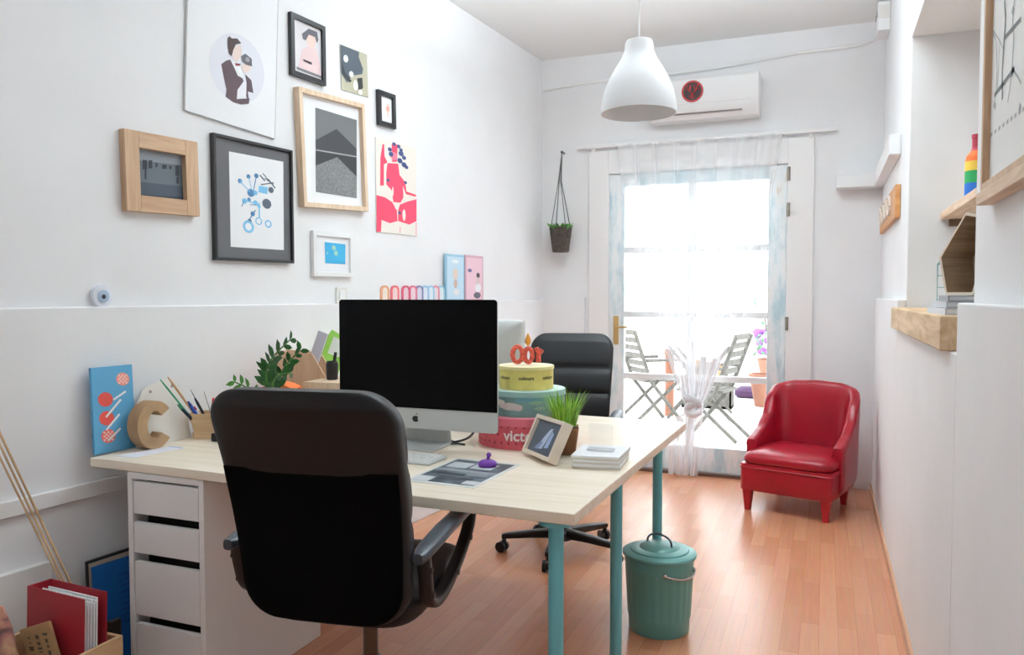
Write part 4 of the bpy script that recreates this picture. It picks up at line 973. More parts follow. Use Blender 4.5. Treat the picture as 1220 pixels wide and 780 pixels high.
pen('green pencil leaning far left out of the wooden pot', 'pencil', 'pencil', -0.022, -0.012, 191, 452, 0.0035, ink(64, 150, 110))
pen('tan wooden stick leaning left out of the wooden pot', 'stick', 'wooden_stick', -0.02, 0.008, 200, 449, 0.004, ink(196, 150, 112))
pen('tall thin pin with a round head in the wooden pot', 'pin', 'hat_pin', 0.0, 0.02, 227, 464, 0.0016, ink(96, 92, 96))
pen('blue marker in the wooden pot', 'marker', 'marker_pen', 0.006, -0.014, 224, 478, 0.006, ink(44, 84, 180), ink(30, 60, 140))
pen('black pen in the wooden pot', 'pen', 'ballpoint_pen', 0.014, 0.006, 232, 474, 0.005, ink(28, 28, 32))
pen('white pen with red tip in the wooden pot', 'pen', 'ballpoint_pen', 0.004, -0.004, 231, 484, 0.005, ink(232, 232, 232), ink(214, 60, 56))
pen('red marker at the right of the wooden pot', 'marker', 'marker_pen', 0.03, 0.0, 254, 474, 0.006, ink(214, 48, 58))
pen('grey knitting needle in the wooden pot', 'needle', 'knitting_needle', 0.026, 0.012, 243, 466, 0.0018, ink(150, 146, 150))
pen('short yellow crayon in the wooden pot', 'crayon', 'wax_crayon', 0.02, -0.012, 240, 488, 0.005, ink(228, 184, 70))
pen('dark navy pen leaning left in the wooden pot', 'pen', 'ballpoint_pen', -0.014, -0.012, 212, 482, 0.006, ink(34, 44, 66), ink(60, 140, 100))
pen('short red crayon near the front of the wooden pot', 'crayon', 'wax_crayon', 0.0, -0.018, 230, 492, 0.006, ink(206, 56, 60))
# black tape dispenser and upright handset
t = thing('tape_dispenser', 'small black tape dispenser beside the pen pot', 'dispenser', (-2.015, 2.24, 0.7505), R(10))
m = MB(); m.prism([(-0.05, 0), (0.06, 0), (0.06, 0.02), (0.04, 0.045), (0.0, 0.05), (-0.03, 0.03), (-0.05, 0.03)], -0.025, 0.025, BLACK); m.build('holder', t, bev=0.004)
m = MB(); m.lathe([(0.02, -0.01), (0.03, -0.01), (0.03, 0.01), (0.02, 0.01)], PLASTIC, 20, Matrix.Translation((0.015, 0, 0.055)) @ Matrix.Rotation(R(90), 4, 'X')); m.build('tape_roll', t)
hs = aty(268, 468, 2.55)
t = thing('phone_handset', 'slim black handset standing upright on the desk beside the pen pot', 'phone', (hs.x, 2.55, 0.7505), R(20))
m = MB(); m.loft([[(x*k, y*k-0.02*0, z) for x, y in rrect(0.08, 0.075, 0.02)] for z, k in ((0, 1), (0.03, 0.95), (0.045, 0.7))], BLACK); m.build('cradle', t, ang=50)
m = MB(); TH = Matrix.Translation((0, 0, 0.03)) @ Matrix.Rotation(R(-12), 4, 'Y'); m.loft([[(x*k, y*k, z) for x, y in rrect(0.045, 0.024, 0.01)] for z, k in ((0, 0.9), (0.02, 1), (0.185, 1.0), (0.203, 0.85), (0.207, 0.6))], BLACK, M=TH); m.build('handset', t, ang=50)
# ZZ plant
zx, zy = -1.985, 2.50
t = thing('zz_plant', 'dark green glossy leaved plant on the desk behind the near chair', 'plant', (zx, zy, 0.7505))
m = MB(); m.lathe([(0.05, 0), (0.062, 0.09), (0.065, 0.1), (0.058, 0.1), (0.055, 0.085), (0, 0.085)], mat('white ceramic pot', (224, 222, 218), 0.35), 24); m.build('pot', t)
def stem_leaves(pts, nl, L, mtl):
    P = spline([(p.x-zx, p.y-zy, p.z-0.7505) for p in pts], 8); m = MB()
    m.tube(P, [0.006*(1-0.6*i/len(P)) for i in range(len(P))], mat('stalk green', (70, 120, 50), 0.5), 6); m.build('stem', t)
    m = MB(); i0 = int(len(P)*0.3)
    for k in range(nl):
        i = i0+int((len(P)-1-i0)*k/(nl-1)); c = P[i]; tg_ = (P[min(len(P)-1, i+1)]-P[max(0, i-1)]).normalized()
        for s in (-1, 1):
            side = tg_.cross(Vector((0.25, -0.92, 0.3))).normalized()*s; d = (side*0.8+tg_*0.75+Vector((random.uniform(-.25, .25), random.uniform(-.25, .25), 0.1))).normalized(); l = L*random.uniform(0.85, 1.15)*(1-0.35*k/nl)
            n_ = d.cross(Vector((random.uniform(-.3, .3), -1, random.uniform(-.1, .5)))).normalized()
            w = n_*l*0.26; up = d.cross(n_)*l*0.08
            m.add([c, c+d*l*0.3+w*0.85+up, c+d*l*0.65+w*0.8+up, c+d*l, c+d*l*0.65-w*0.8+up, c+d*l*0.3-w*0.85+up, c+d*l*0.3, c+d*l*0.65], [(0, 6, 1), (0, 5, 6), (6, 7, 2, 1), (6, 5, 4, 7), (7, 3, 2), (7, 4, 3)], mtl)
    m.build('leaves', t, ang=70)
B0 = Vector((zx, zy, 0.83))
stem_leaves([B0, aty(318, 455, 2.5), aty(322, 430, 2.49), aty(345, 405, 2.48)], 9, 0.066, LEAF)
stem_leaves([B0, aty(312, 478, 2.5), aty(298, 464, 2.48), aty(280, 455, 2.47)], 6, 0.055, LEAF2)
stem_leaves([B0, aty(332, 458, 2.52), aty(340, 436, 2.54), aty(357, 418, 2.55)], 7, 0.055, LEAF)
stem_leaves([B0, aty(325, 462, 2.46), aty(330, 448, 2.44), aty(345, 444, 2.42)], 5, 0.055, LEAF)
# magazine file, drawer box, leaflets, pot, orange folder
fx = aty(361, 440, 2.78).x
t = thing('magazine_file', 'light plywood magazine file with slanted side behind the plant', 'magazine file', (fx+0.01, 2.80, 0.7505), R(14))
PLY = wood('light plywood', (206, 172, 140), (222, 192, 162), 2, 1.5)
sh = [(-0.12, 0), (0.13, 0), (0.13, 0.13), (0.04, 0.282), (-0.12, 0.292)]
m = MB(); m.prism(sh, -0.05, -0.042, PLY); m.build('front_side', t, smooth=False)
m = MB(); m.prism(sh, 0.042, 0.05, PLY); m.build('rear_side', t, smooth=False)
m = MB(); m.box(-0.12, -0.112, -0.042, 0.042, 0, 0.29, PLY); m.box(0.122, 0.13, -0.042, 0.042, 0, 0.13, PLY); m.box(-0.112, 0.122, -0.042, 0.042, 0, 0.008, PLY); m.build('spine', t, smooth=False)
m = MB(); m.box(-0.09, -0.045, -0.012, -0.004, 0.04, 0.37, mat('lilac grey card', (206, 206, 222), 0.7), Matrix.Rotation(R(20), 4, 'Y')); o = m.build('document_folder'); o.location = t.location+Vector((0.0, 0.02, 0.0)); o.rotation_euler = (0, 0, R(14)); tag(o, 'lilac grey folder sticking out of the plywood magazine file', 'folder')
gp = aty(379, 430, 2.93)
t = thing('leaflet', 'lime green printed leaflet leaning behind the magazine file', 'leaflet', (gp.x-0.035, 2.95, 0.765), R(24))
TG = Matrix.Rotation(R(12), 4, 'Y') @ Matrix.Rotation(R(-8), 4, 'X')
m = MB(); m.prism([(-0.045, 0), (0.06, 0), (0.075, 0.34), (-0.005, 0.37), (-0.065, 0.22)], 0, 0.004, ink(150, 206, 90), TG)
for pts, c in (([(0.0, 0.26), (0.055, 0.25), (0.055, 0.33), (0.01, 0.34)], (226, 232, 226)), ([(-0.03, 0.13), (0.05, 0.13), (0.055, 0.21), (-0.02, 0.22)], (206, 232, 200)), ([(-0.03, 0.03), (0.045, 0.03), (0.05, 0.1), (-0.02, 0.11)], (228, 236, 226))):
    m.poly([(x, -0.0006, z) for x, z in pts], ink(*c), TG)
m.build('sheet', t, smooth=False)
dx_ = aty(387, 456, 2.74)
t = thing('wooden_drawer_box', 'small wooden desk drawer box half hidden by the big screen', 'box', (-1.865, 2.755, 0.7505), R(4))
m = MB(); m.box(-0.105, 0.13, -0.1, 0.1, 0, 0.15, PINE_V); m.box(-0.115, 0.14, -0.11, 0.11, 0.15, 0.178, BIRCH); m.build('box_body', t, bev=0.002, smooth=False)
m = MB(); m.box(-0.09, 0.11, -0.104, -0.1, 0.02, 0.13, BIRCH); k = m.build('drawer', t, bev=0.001); m = MB(); m.ball((0, -0.112, 0.075), 0.009, BLACK); m.build('knob', k)
cpt = aty(392, 440, 2.74)
t = thing('pencil_cup', 'small black cup with a pen on the wooden drawer box', 'cup', (cpt.x+0.012, 2.745, 0.9287))
m = MB(); m.lathe([(0.021, 0), (0.024, 0.004), (0.026, 0.065), (0.021, 0.078), (0.018, 0.07), (0.0, 0.01)], BLACK, 20); m.build('cup_body', t)
m = MB(); m.tube([(0, 0, 0.012), (0.018, 0, 0.115)], 0.007, PLASTIC, 8); m.build('pen_stub', t)
op = aty(338, 458, 2.62)
t = thing('orange_folder', 'orange card lying curved behind the near chair', 'card', (op.x, 2.60, 0.7505), R(15))
m = MB(); m.add([(x, 0.05*yy, 0.155+0.02*math.sin(math.pi*(x+0.07)/0.14)*1+0.0) for yy in (-1, 1) for x in [-0.07+0.014*i for i in range(11)]]+[(x, 0.05*yy, 0) for yy in (-1, 1) for x in [-0.07+0.014*i for i in range(11)]],
  [(i, i+1, 12+i, 11+i) for i in range(10)]+[(22+i, 23+i, i+1, i) for i in range(10)]+[(33+i, 34+i, 12+i, 11+i) for i in range(10)]+[(22, 0, 11, 33), (32, 10, 21, 43)]+[(22+i, 23+i, 34+i, 33+i) for i in range(10)], mat('orange card', (234, 120, 60), 0.6)); m.build('card_sleeve', t, ang=50)

# ================================================================== RED ARMCHAIR
rc = Vector((-0.118, 5.03, 0))
t = thing('armchair', 'small red leather tub armchair in the far right corner', 'armchair', (rc.x, rc.y, 0), math.atan2(-0.27, 0.963))
# local: faces -y ; width 0.56
W, FD, BD = 0.262, -0.16, 0.275
secs = []
NP = 46
path = []
# plan path: front of left arm -> back -> front of right arm
Rr = 0.125
def plan(u):
    # straight arm, rounded corner, straight back
    La = BD-FD-Rr; Lc = Rr*math.pi/2; Lb = 2*(W-Rr); T = 2*La+2*Lc+Lb; d = u*T
    if d < La: return (-W, FD+d), (-1, 0)
    d -= La
    if d < Lc:
        a = d/Rr; return (-W+Rr-Rr*math.cos(a), BD-Rr+Rr*math.sin(a)), (-math.cos(a), math.sin(a))
    d -= Lc
    if d < Lb: return (-W+Rr+d, BD), (0, 1)
    d -= Lb
    if d < Lc:
        a = d/Rr; return (W-Rr+Rr*math.sin(a), BD-Rr+Rr*math.cos(a)), (math.sin(a), math.cos(a))
    d -= Lc
    return (W, BD-Rr-d), (1, 0)
def hgt(u):
    v = min(u, 1-u)
    pts = [(0, 0.405), (0.04, 0.425), (0.12, 0.455), (0.2, 0.52), (0.27, 0.65), (0.32, 0.71), (0.4, 0.735), (0.5, 0.742)]
    for k in range(len(pts)-1):
        if pts[k][0] <= v <= pts[k+1][0]:
            f = (v-pts[k][0])/(pts[k+1][0]-pts[k][0]); f = f*f*(3-2*f); return pts[k][1]+(pts[k+1][1]-pts[k][1])*f
    return 0.742
for i in range(NP+1):
    u = i/NP; (x, y), (nx, ny) = plan(u); h = hgt(u); th = 0.036
    if i == 0 or i == NP: th *= 0.8
    ring = []
    lean = max(0, ny)
    for k in range(22):
        a = 2*math.pi*k/22; sx = math.copysign(abs(math.cos(a))**0.6, math.cos(a)); sz = math.copysign(abs(math.sin(a))**0.35, math.sin(a))
        zz = 0.14+(h-0.14)*(0.5+0.5*sz); off = th*sx+0.10*lean*max(0, zz-0.3)-0.012
        if h-zz < 0.03 and sx > 0: off += 0.006
        ring.append((x+nx*off, y+ny*off, zz))
    secs.append(ring)
m = MB(); m.loft(secs, RED); m.build('backrest', t, ang=60)
m = MB(); secs = []
for z_, k in ((0.285, 0.97), (0.292, 1.0), (0.318, 1.005), (0.332, 0.985), (0.345, 0.92), (0.358, 0.78), (0.366, 0.5), (0.369, 0.15)):
    secs.append([(x*k, -0.05+y*k, z_) for x, y in sup(0.262, 0.262, 7, 36)])
m.loft(secs, RED); m.build('seat_cushion', t, ang=60)
m = MB(); m.loft([[(x, y-0.06, z_) for x, y in rrect(0.53*k, 0.5*k, 0.03)] for z_, k in ((0.125, 0.99), (0.13, 1.0), (0.22, 1.0), (0.283, 1.0))], RED); m.build('seat_base', t, ang=50)
m = MB(); m.tube([(x*1.008, y*1.008-0.06, 0.262-0.03*0) for x, y in rrect(0.53, 0.5, 0.03)], 0.005, RED, 8, closed=True); m.build('piping', t)
for sx, y0 in ((-0.225, -0.27), (0.225, -0.27), (-0.2, 0.2), (0.2, 0.2)):
    m = MB(); m.loft([[(sx+x*k, y0+y*k, z_) for x, y in rrect(0.056, 0.056, 0.006)] for z_, k in ((0, 0.55), (0.128, 1.0))], REDW); m.build('leg', t, ang=50)

# ================================================================== TEAL BIN
t = thing('waste_bin', 'teal metal waste bin with domed lid under the desk corner', 'bin', (-0.575, 2.965, 0), R(0))
m = MB()
def ribs(r, z): return r
prof = [(0.104, 0.012), (0.112, 0.0), (0.114, 0.004), (0.116, 0.05), (0.119, 0.058), (0.118, 0.066), (0.127, 0.235), (0.130, 0.242), (0.129, 0.25), (0.132, 0.285), (0.126, 0.285), (0.112, 0.02)]
n = 96; vs = []; fs = []
for r, z in prof:
    for i in range(n):
        a = 2*math.pi*i/n; rr = r
        if 0.07 < z < 0.234 or z in (0.066, 0.235): rr += 0.0022*math.sin(a*24)
        vs.append((rr*math.cos(a), rr*math.sin(a), z))
for k in range(len(prof)-1):
    for i in range(n): fs.append((k*n+i, k*n+(i+1) % n, (k+1)*n+(i+1) % n, (k+1)*n+i))
fs.append(tuple(range(n-1, -1, -1))); fs.append(tuple((len(prof)-1)*n+i for i in range(n)))
m.add(vs, fs, BINT); m.build('bin_body', t, ang=60)
m = MB(); m.lathe([(0.136, 0.284), (0.139, 0.286), (0.141, 0.292), (0.139, 0.299), (0.13, 0.303), (0.112, 0.306), (0.109, 0.311), (0.098, 0.314), (0.076, 0.315), (0.072, 0.319), (0.05, 0.327), (0.025, 0.331), (0, 0.332)], BINT, 48, caps=False); m.lathe([(0.136, 0.284), (0.128, 0.286), (0.128, 0.3), (0, 0.3)], BINT, 48, caps=False); m.build('lid', t, ang=30)
HM = mat('lid handle steel', (96, 110, 116), 0.3, 0.7)
m = MB(); dv = Vector((0.93, -0.37, 0)).normalized()
m.tube([dv*(0.055*math.cos(math.pi*i/12))+Vector((0, 0, 0.322+0.042*math.sin(math.pi*i/12)**0.7 if 0 < i < 12 else 0.316)) for i in range(13)], 0.0042, HM, 8); m.build('lid_handle', t)
for sgn in (1, -1):
    a0 = R(-38) if sgn > 0 else R(142); m = MB(); pts = []
    for i in range(15):
        a = a0+R(-32+64*i/14); rr = 0.133+0.018*math.sin(math.pi*i/14)**0.6; pts.append((rr*math.cos(a), rr*math.sin(a), 0.248-0.012*math.sin(math.pi*i/14)))
    m.tube(pts, 0.0042, CHROME, 8)
    for p in (pts[0], pts[-1]): m.ball(p, 0.009, CHROME, 10, 6)
    m.build('side_handle', t)

# ================================================================== RIGHT WALL THINGS
# rustic beam on the niche sill
t = thing('beam_sill', 'rough timber beam laid along the sill of the wall niche', 'beam', (0, 0, 1.136))
m = MB(); m.box(0.28, 0.42, 2.3, NY1-0.004, 0, 0.091, BEAMW); o = m.build('timber', t, bev=0.005)
m = MB(); m.box(0.421, NXB-0.002, NY0+0.004, NY1-0.004, 0, 0.088, TRIM); m.build('sill_board', t, bev=0.002, smooth=False)
# niche shelf
t = thing('niche_shelf', 'pine shelf spanning the wall niche', 'shelf', (0, 0, 1.612))
m = MB(); m.box(0.466, NXB-0.002, NY0+0.003, NY1-0.003, 0, 0.03, SHELFW); m.build('board', t, bev=0.002, smooth=False)
m = MB(); m.box(0.50, NXB-0.002, NY1-0.035, NY1-0.003, -0.03, 0, mat('dark wood batten', (110, 84, 66), 0.6)); m.build('batten', t, smooth=False)
# rainbow bottle
bo = aty(1151, 235, 3.35)
t = thing('striped_bottle', 'rainbow striped bottle on the niche shelf', 'bottle', (aty(1152, 220, 3.3).x, 3.3, 1.643))
t.location = (0.516, 3.36, 1.643)
m = MB(); prf = [(0.033, 0), (0.036, 0.004), (0.036, 0.055), (0.036, 0.1), (0.036, 0.135), (0.032, 0.155), (0.018, 0.175), (0.014, 0.185), (0.014, 0.22), (0.016, 0.222), (0.016, 0.235), (0.0, 0.236)]
for i in range(len(prf)-1):
    zmid = (prf[i][1]+prf[i+1][1])/2
    c = ink(40, 110, 200) if zmid < 0.055 else ink(40, 160, 90) if zmid < 0.1 else ink(236, 200, 80) if zmid < 0.14 else ink(232, 110, 50) if zmid < 0.18 else ink(176, 60, 80)
    m.lathe([prf[i], prf[i+1]], c, 24, caps=False)
m.build('bottle_body', t)
# grey books on the beam
hx0 = 0.325
for k, (dz, w_, l_, c) in enumerate(((0.0, 0.15, 0.30, (206, 208, 214)), (0.0185, 0.14, 0.28, (186, 186, 190)), (0.036, 0.13, 0.27, (150, 148, 150)))):
    t = thing('book', ('pale grey book at the bottom of the pile on the timber beam', 'mid grey book in the middle of the pile on the timber beam', 'dark grey book on top of the pile on the timber beam')[k], 'book', (0.375+0.006*k, 2.56+0.012*k, 1.2275+dz), R(2-2*k), 'books on the timber beam')
    m = MB(); m.box(-w_/2, w_/2, -l_/2, l_/2, 0, 0.003, ink(*c)); m.box(-w_/2, w_/2, -l_/2, l_/2, 0.014, 0.017, ink(*c)); m.box(-w_/2, -w_/2+0.003, -l_/2, l_/2, 0.003, 0.014, ink(*c)); m.build('cover', t, smooth=False)
    m = MB(); m.box(-w_/2+0.004, w_/2-0.004, -l_/2+0.004, l_/2-0.004, 0.0035, 0.0135, PAPER); m.build('pages', t, smooth=False)
# hexagonal wooden box standing on the books, open side towards the room
t = thing('hexagon_box', 'open hexagonal wooden box on the grey books', 'box', (0.405, 2.60, 1.2815), R(-52))
def hexring(r, rz): return [(r*math.sin(R(a)), rz*math.cos(R(a))) for a in (0, 60, 120, 180, 240, 300)]
hs_ = [(0.02, 0.235), (0.062, 0.225), (0.085, 0.10), (0.05, 0.0), (-0.045, 0.0), (-0.072, 0.11)]
GREYW = wood('greyed oak', (150, 126, 100), (176, 152, 124), 1, 2.0)
m = MB(); hi = [((x-0.006)*0.9+0.006, (z-0.115)*0.93+0.115) for x, z in hs_]
vs = [(x, y, z) for y in (-0.06, 0.06) for x, z in hs_]+[(x, y, z) for y in (-0.06, 0.06) for x, z in hi]
fs = [];
for i in range(6):
    j = (i+1) % 6; fs += [(i, j, 6+j, 6+i), (12+i, 18+i, 18+j, 12+j), (i, 12+i, 12+j, j), (6+i, 6+j, 18+j, 18+i)]
m.add(vs, fs, GREYW); m.prism(hi, 0.054, 0.06, GREYW); m.build('shell', t, smooth=False)
m = MB()
for i in range(6):
    j = (i+1) % 6; m.add([(hs_[i][0], -0.0605, hs_[i][1]), (hs_[j][0], -0.0605, hs_[j][1]), (hi[j][0], -0.0605, hi[j][1]), (hi[i][0], -0.0605, hi[i][1])], [(0, 1, 2, 3)], FM)
tag(m.build('front_edge', t, smooth=False), 'cream painted front edge')
# wire house
t = thing('wire_house', 'little teal wire house behind the hexagonal box', 'ornament', (0.43, 3.02, 1.2275), R(-40))
WT = mat('teal wire', (120, 176, 172), 0.4)
m = MB(); w2, d2, h2, a2 = 0.06, 0.04, 0.16, 0.225
for y in (-d2, d2):
    m.tube([(-w2, y, 0.002), (-w2, y, h2), (0, y, a2), (w2, y, h2), (w2, y, 0.002)], 0.0022, WT, 6, closed=True)
    for z in (0.04, 0.08, 0.12): m.tube([(-w2, y, z), (w2, y, z)], 0.0014, WT, 5)
    m.tube([(0, y, 0.002), (0, y, a2)], 0.0014, WT, 5)
for x, z in ((-w2, 0.003), (w2, 0.003), (-w2, h2), (w2, h2), (0, a2)): m.tube([(x, -d2, z), (x, d2, z)], 0.0022, WT, 6)
m.build('wire_frame', t)
t = thing('teal_card', 'teal triangular card beside the hexagonal box in the niche', 'card', (0.50, 2.66, 1.2275), R(-40))
m = MB(); m.prism([(-0.06, 0), (0.06, 0), (0.04, 0.2), (0.0, 0.14)], 0, 0.006, ink(60, 170, 160)); m.build('card_body', t, smooth=False)
t = thing('small_black_pot', 'small black pot with blue stripe at the near end of the beam', 'pot', (0.455, 2.47, 1.2275))
m = MB(); m.lathe([(0.024, 0), (0.03, 0.004), (0.033, 0.05), (0.027, 0.05), (0.022, 0.01), (0, 0.01)], BLACK, 20); m.build('pot_body', t)
m = MB(); m.lathe([(0.0335, 0.032), (0.0342, 0.044)], ink(90, 150, 200), 20, caps=False); m.build('stripe', t)
# picture ledge and large framed drawing
t = thing('picture_ledge', 'pale pine picture ledge on the near right wall', 'shelf', (0, 0, 1.478))
lxf = aty(1162, 228, 2.0).x
m = MB(); m.box(lxf, XU-0.001, -0.2, 1.99, 0, 0.026, SHELFW); m.build('board', t, bev=0.002, smooth=False)
t = thing('framed_picture', 'large oak framed line drawing standing on the right wall ledge', 'picture', (XU-0.002, 1.5, 1.5045), R(-90))
Wf, Hf = 1.0, 1.0
TF = Matrix.Identity(4); yl = 1.985-1.5     # local x = world -y... rotated so local -y faces the room
m = MB()
x0, x1 = -yl, -yl+Wf
for a in ((x0, x0+0.018, 0, Hf), (x1-0.018, x1, 0, Hf), (x0+0.018, x1-0.018, 0, 0.018), (x0+0.018, x1-0.018, Hf-0.018, Hf)): m.box(a[0], a[1], -0.024, 0.0, a[2], a[3], OAK, TF)
m.build('frame', t, bev=0.0015, smooth=False)
m = MB(); m.box(x0+0.018, x1-0.018, -0.010, -0.002, 0.018, Hf-0.018, ink(226, 226, 224), TF)
TW = Matrix.Translation(t.location) @ Matrix.Rotation(R(-90), 4, 'Z'); TWi = TW.inverted()
zf = Z(1140, 0, 3.12)
def drw(pts, wd, c):
    P = []
    for p in pts:
        px, py = zf(*p); w = TWi @ atx(px, py, XU-0.012); P.append(Vector((w.x, -0.0148-0.021*0, w.z)))
    P2 = []
    for p in P: P2.append((p.x, -0.0105, p.z))
    for i in range(len(P2)-1):
        a, b = Vector(P2[i]), Vector(P2[i+1]); d = (b-a); 
        if d.length < 1e-5: continue
        n_ = Vector((-d.z, 0, d.x)).normalized()*wd/2
        m.poly([a+n_, b+n_, b-n_, a-n_], c, TF)
dg = ink(112, 114, 114); lg = ink(168, 170, 170)
drw([(178, 0), (182, 70), (176, 160), (170, 260), (170, 370)], 0.012, dg)
drw([(215, 0), (208, 60), (212, 150), (206, 260), (190, 380)], 0.006, lg)
drw([(240, 70), (180, 140)], 0.010, dg); drw([(215, 255), (140, 355)], 0.010, dg)
drw([(122, 95), (145, 145), (150, 240), (146, 340), (140, 395)], 0.005, lg)
drw([(130, 105), (160, 150), (172, 180)], 0.004, lg); drw([(205, 255), (228, 285), (240, 310)], 0.006, lg)
for i in range(9): drw([(125+i*15, 505-i*12), (133+i*15, 496-i*12)], 0.008, lg)
drw([(105, 150), (108, 480)], 0.003, ink(196, 198, 196)); drw([(160, 150), (152, 330)], 0.004, lg)
for x, y in ((127, 98), (210, 40), (208, 262), (142, 392), (236, 400)): drw([(x-4, y-6), (x+4, y+6)], 0.014, lg)
m.build('drawing', t, smooth=False)
# oak letter rack on the far right wall
t = thing('letter_rack', 'honey oak wall block with pale letters on the far right wall', 'sign', (XU, 4.85, 1.74), R(-90))
RL = 0.60; TR_ = Matrix.Rotation(R(0), 4, 'Y')
m = MB(); m.box(-0.55, 0.58, -0.026, -0.001, -0.078, 0.085, RACKW); m.build('block', t, bev=0.003)
LW = mat('pale letter paint', (226, 214, 202), 0.6)
for i in range(4):
    m = MB(); cx_ = -0.40+i*0.22
    pts = [(cx_+0.062*math.cos(R(a)), -0.028, 0.012+0.05*math.sin(R(a))) for a in range(-60 if i % 2 else 0, 301 if i % 2 else 360, 20)]
    m.tube(pts, 0.011, LW, 8, closed=(i % 2 == 0), flat=0.5); m.build('letter', t)
# things on the floor at the lower left -------------------------------------------------
# crate
cr = Vector((-1.865, 1.640, 0)); cl, cw, chh = 0.42, 0.30, 0.30
t = thing('wooden_crate', 'pale wooden crate on the floor at the lower left', 'crate', (cr.x-cw/2, cr.y-cl/2, 0), R(1))
CW = wood('pale crate pine', (206, 170, 128), (222, 190, 150), 1, 1.5)
m = MB(); a, b = cw/2, cl/2
m.box(-a, a, -b, b, 0, 0.012, CW); m.box(-a, -a+0.012, -b, b, 0.012, chh, CW); m.box(a-0.012, a, -b, b, 0.012, chh, CW); m.box(-a+0.012, a-0.012, b-0.012, b, 0.012, chh, CW); m.box(-a+0.012, a-0.012, -b, -b+0.012, 0.012, chh, CW)
m.build('crate_body', t, bev=0.0015, smooth=False)
# red binder leaning in the crate
t = thing('ring_binder', 'red ring binder full of white papers standing in the crate', 'binder', (-1.998, 1.555, 0.0135), R(-3))
TBD = Matrix.Rotation(R(-2), 4, 'X'); RB = mat('red binder card', (160, 30, 44), 0.5)
bW, bH = 0.12, 0.43
m = MB(); m.box(-bW, bW, -0.036, -0.033, 0.006, bH, RB, TBD); m.box(-bW, bW, 0.033, 0.036, 0.006, bH, RB, TBD); m.box(-bW-0.003, -bW, -0.036, 0.036, 0.006, bH, RB, TBD); m.build('cover', t, bev=0.001, smooth=False)
m = MB()
for i in range(7): m.box(-bW+0.02, bW-0.012+0.004*(i % 3), -0.024+i*0.006, -0.021+i*0.006, 0.012, bH-0.012-0.006*((i*5) % 3), PAPER, TBD)
m.build('papers', t, smooth=False)
# kraft card
t = thing('kraft_card', 'brown kraft card with dark lettering in front of the red binder', 'card', (-1.905, 1.503, 0.0135), R(2))
TK = Matrix.Rotation(R(-20), 4, 'Y')
m = MB(); m.box(-0.06, 0.06, -0.008, 0, 0.045, 0.37, KRAFT, TK); m.build('card_body', t, smooth=False)
m = MB()
rk = random.Random(4)
for xx in (-0.03, 0.002, 0.034):                   # three lines of unreadable brush script running down the card
    z_ = 0.345
    while z_ > 0.12:
        h_ = rk.uniform(0.006, 0.016); w_ = rk.uniform(0.004, 0.011)
        m.poly([(xx-w_, -0.0088, z_), (xx+w_, -0.0088, z_-0.003), (xx+w_*0.7, -0.0088, z_-h_), (xx-w_*0.8, -0.0088, z_-h_+0.003)], ink(92, 76, 58), TK)
        z_ -= h_+rk.uniform(0.002, 0.01)
m.build('lettering', t, smooth=False)
# patterned bundle
fb_ = atz(12, 760, 0.34)
t = thing('fabric_bundle', 'mottled pink and brown fabric bundle standing in the wooden crate', 'fabric', (-2.045, 1.432, 0.0125))
FBM = bpy.data.materials.new('mottled fabric'); FBM.use_nodes = True
nt = FBM.node_tree; bs = nt.nodes['Principled BSDF']; bs.inputs['Roughness'].default_value = 0.9
n_ = nt.nodes.new('ShaderNodeTexNoise'); n_.inputs['Scale'].default_value = 12; n_.inputs['Detail'].default_value = 6; n_.inputs['Distortion'].default_value = 1.2
rp = nt.nodes.new('ShaderNodeValToRGB'); e = rp.color_ramp.elements; e[0].position = 0.35; e[0].color = rgb((96, 70, 66)); e[1].position = 0.65; e[1].color = rgb((196, 158, 120)); k = e.new(0.5); k.color = rgb((168, 112, 104))
tcn = nt.nodes.new('ShaderNodeTexCoord'); nt.links.new(tcn.outputs['Object'], n_.inputs['Vector']); nt.links.new(n_.outputs['Fac'], rp.inputs['Fac']); nt.links.new(rp.outputs['Color'], bs.inputs['Base Color'])
secs = []
for k in range(15):
    f = k/14; z_ = 0.42*f; r_ = 0.046*(1-0.9*f**3)*(1+0.10*math.sin(k*1.7))
    secs.append([(r_*math.cos(a)*(1+0.12*math.sin(3*a+k))-0.03*f, r_*math.sin(a)*(1+0.1*math.cos(2*a+k*0.7)), z_) for a in [2*math.pi*i/22 for i in range(22)]])
m = MB(); m.loft(secs, FBM); m.build('cloth', t, ang=70)
# bamboo canes
CANE = mat('pale cane', (206, 176, 138), 0.6, var=0.1, vscale=20)
def cane(pa, oa, pb, ob, r, label):
    s0, z0 = wl(pa[0], pa[1], oa); s1, z1 = wl(pb[0], pb[1], ob)
    A, B = wpt(s0, oa, z0), wpt(s1, ob, z1); d = (A-B)
    B2 = B-d*((B.z-0.016)/d.z) if False else B
    low = B-d.normalized()*((B.z-0.02)/max(0.2, d.normalized().z)); top = A+d.normalized()*0.25
    m = MB(); n = 14
    P = [low+(top-low)*(i/n) for i in range(n+1)]
    m.tube(P, [r*(1.12 if i % 4 == 0 else 1.0) for i in range(n+1)], CANE, 8)
    tag(m.build('bamboo_cane'), label, 'cane', 'bamboo canes leaning on the wall')
cane((0, 516), 0.16, (88, 703), 0.22, 0.0035, 'bamboo cane leaning on the left wall, uppermost of the bunch')
cane((0, 530), 0.15, (80, 700), 0.22, 0.003, 'bamboo cane leaning on the left wall, middle of the bunch')
cane((0, 545), 0.14, (74, 696), 0.22, 0.003, 'bamboo cane leaning on the left wall, lowest of the bunch')
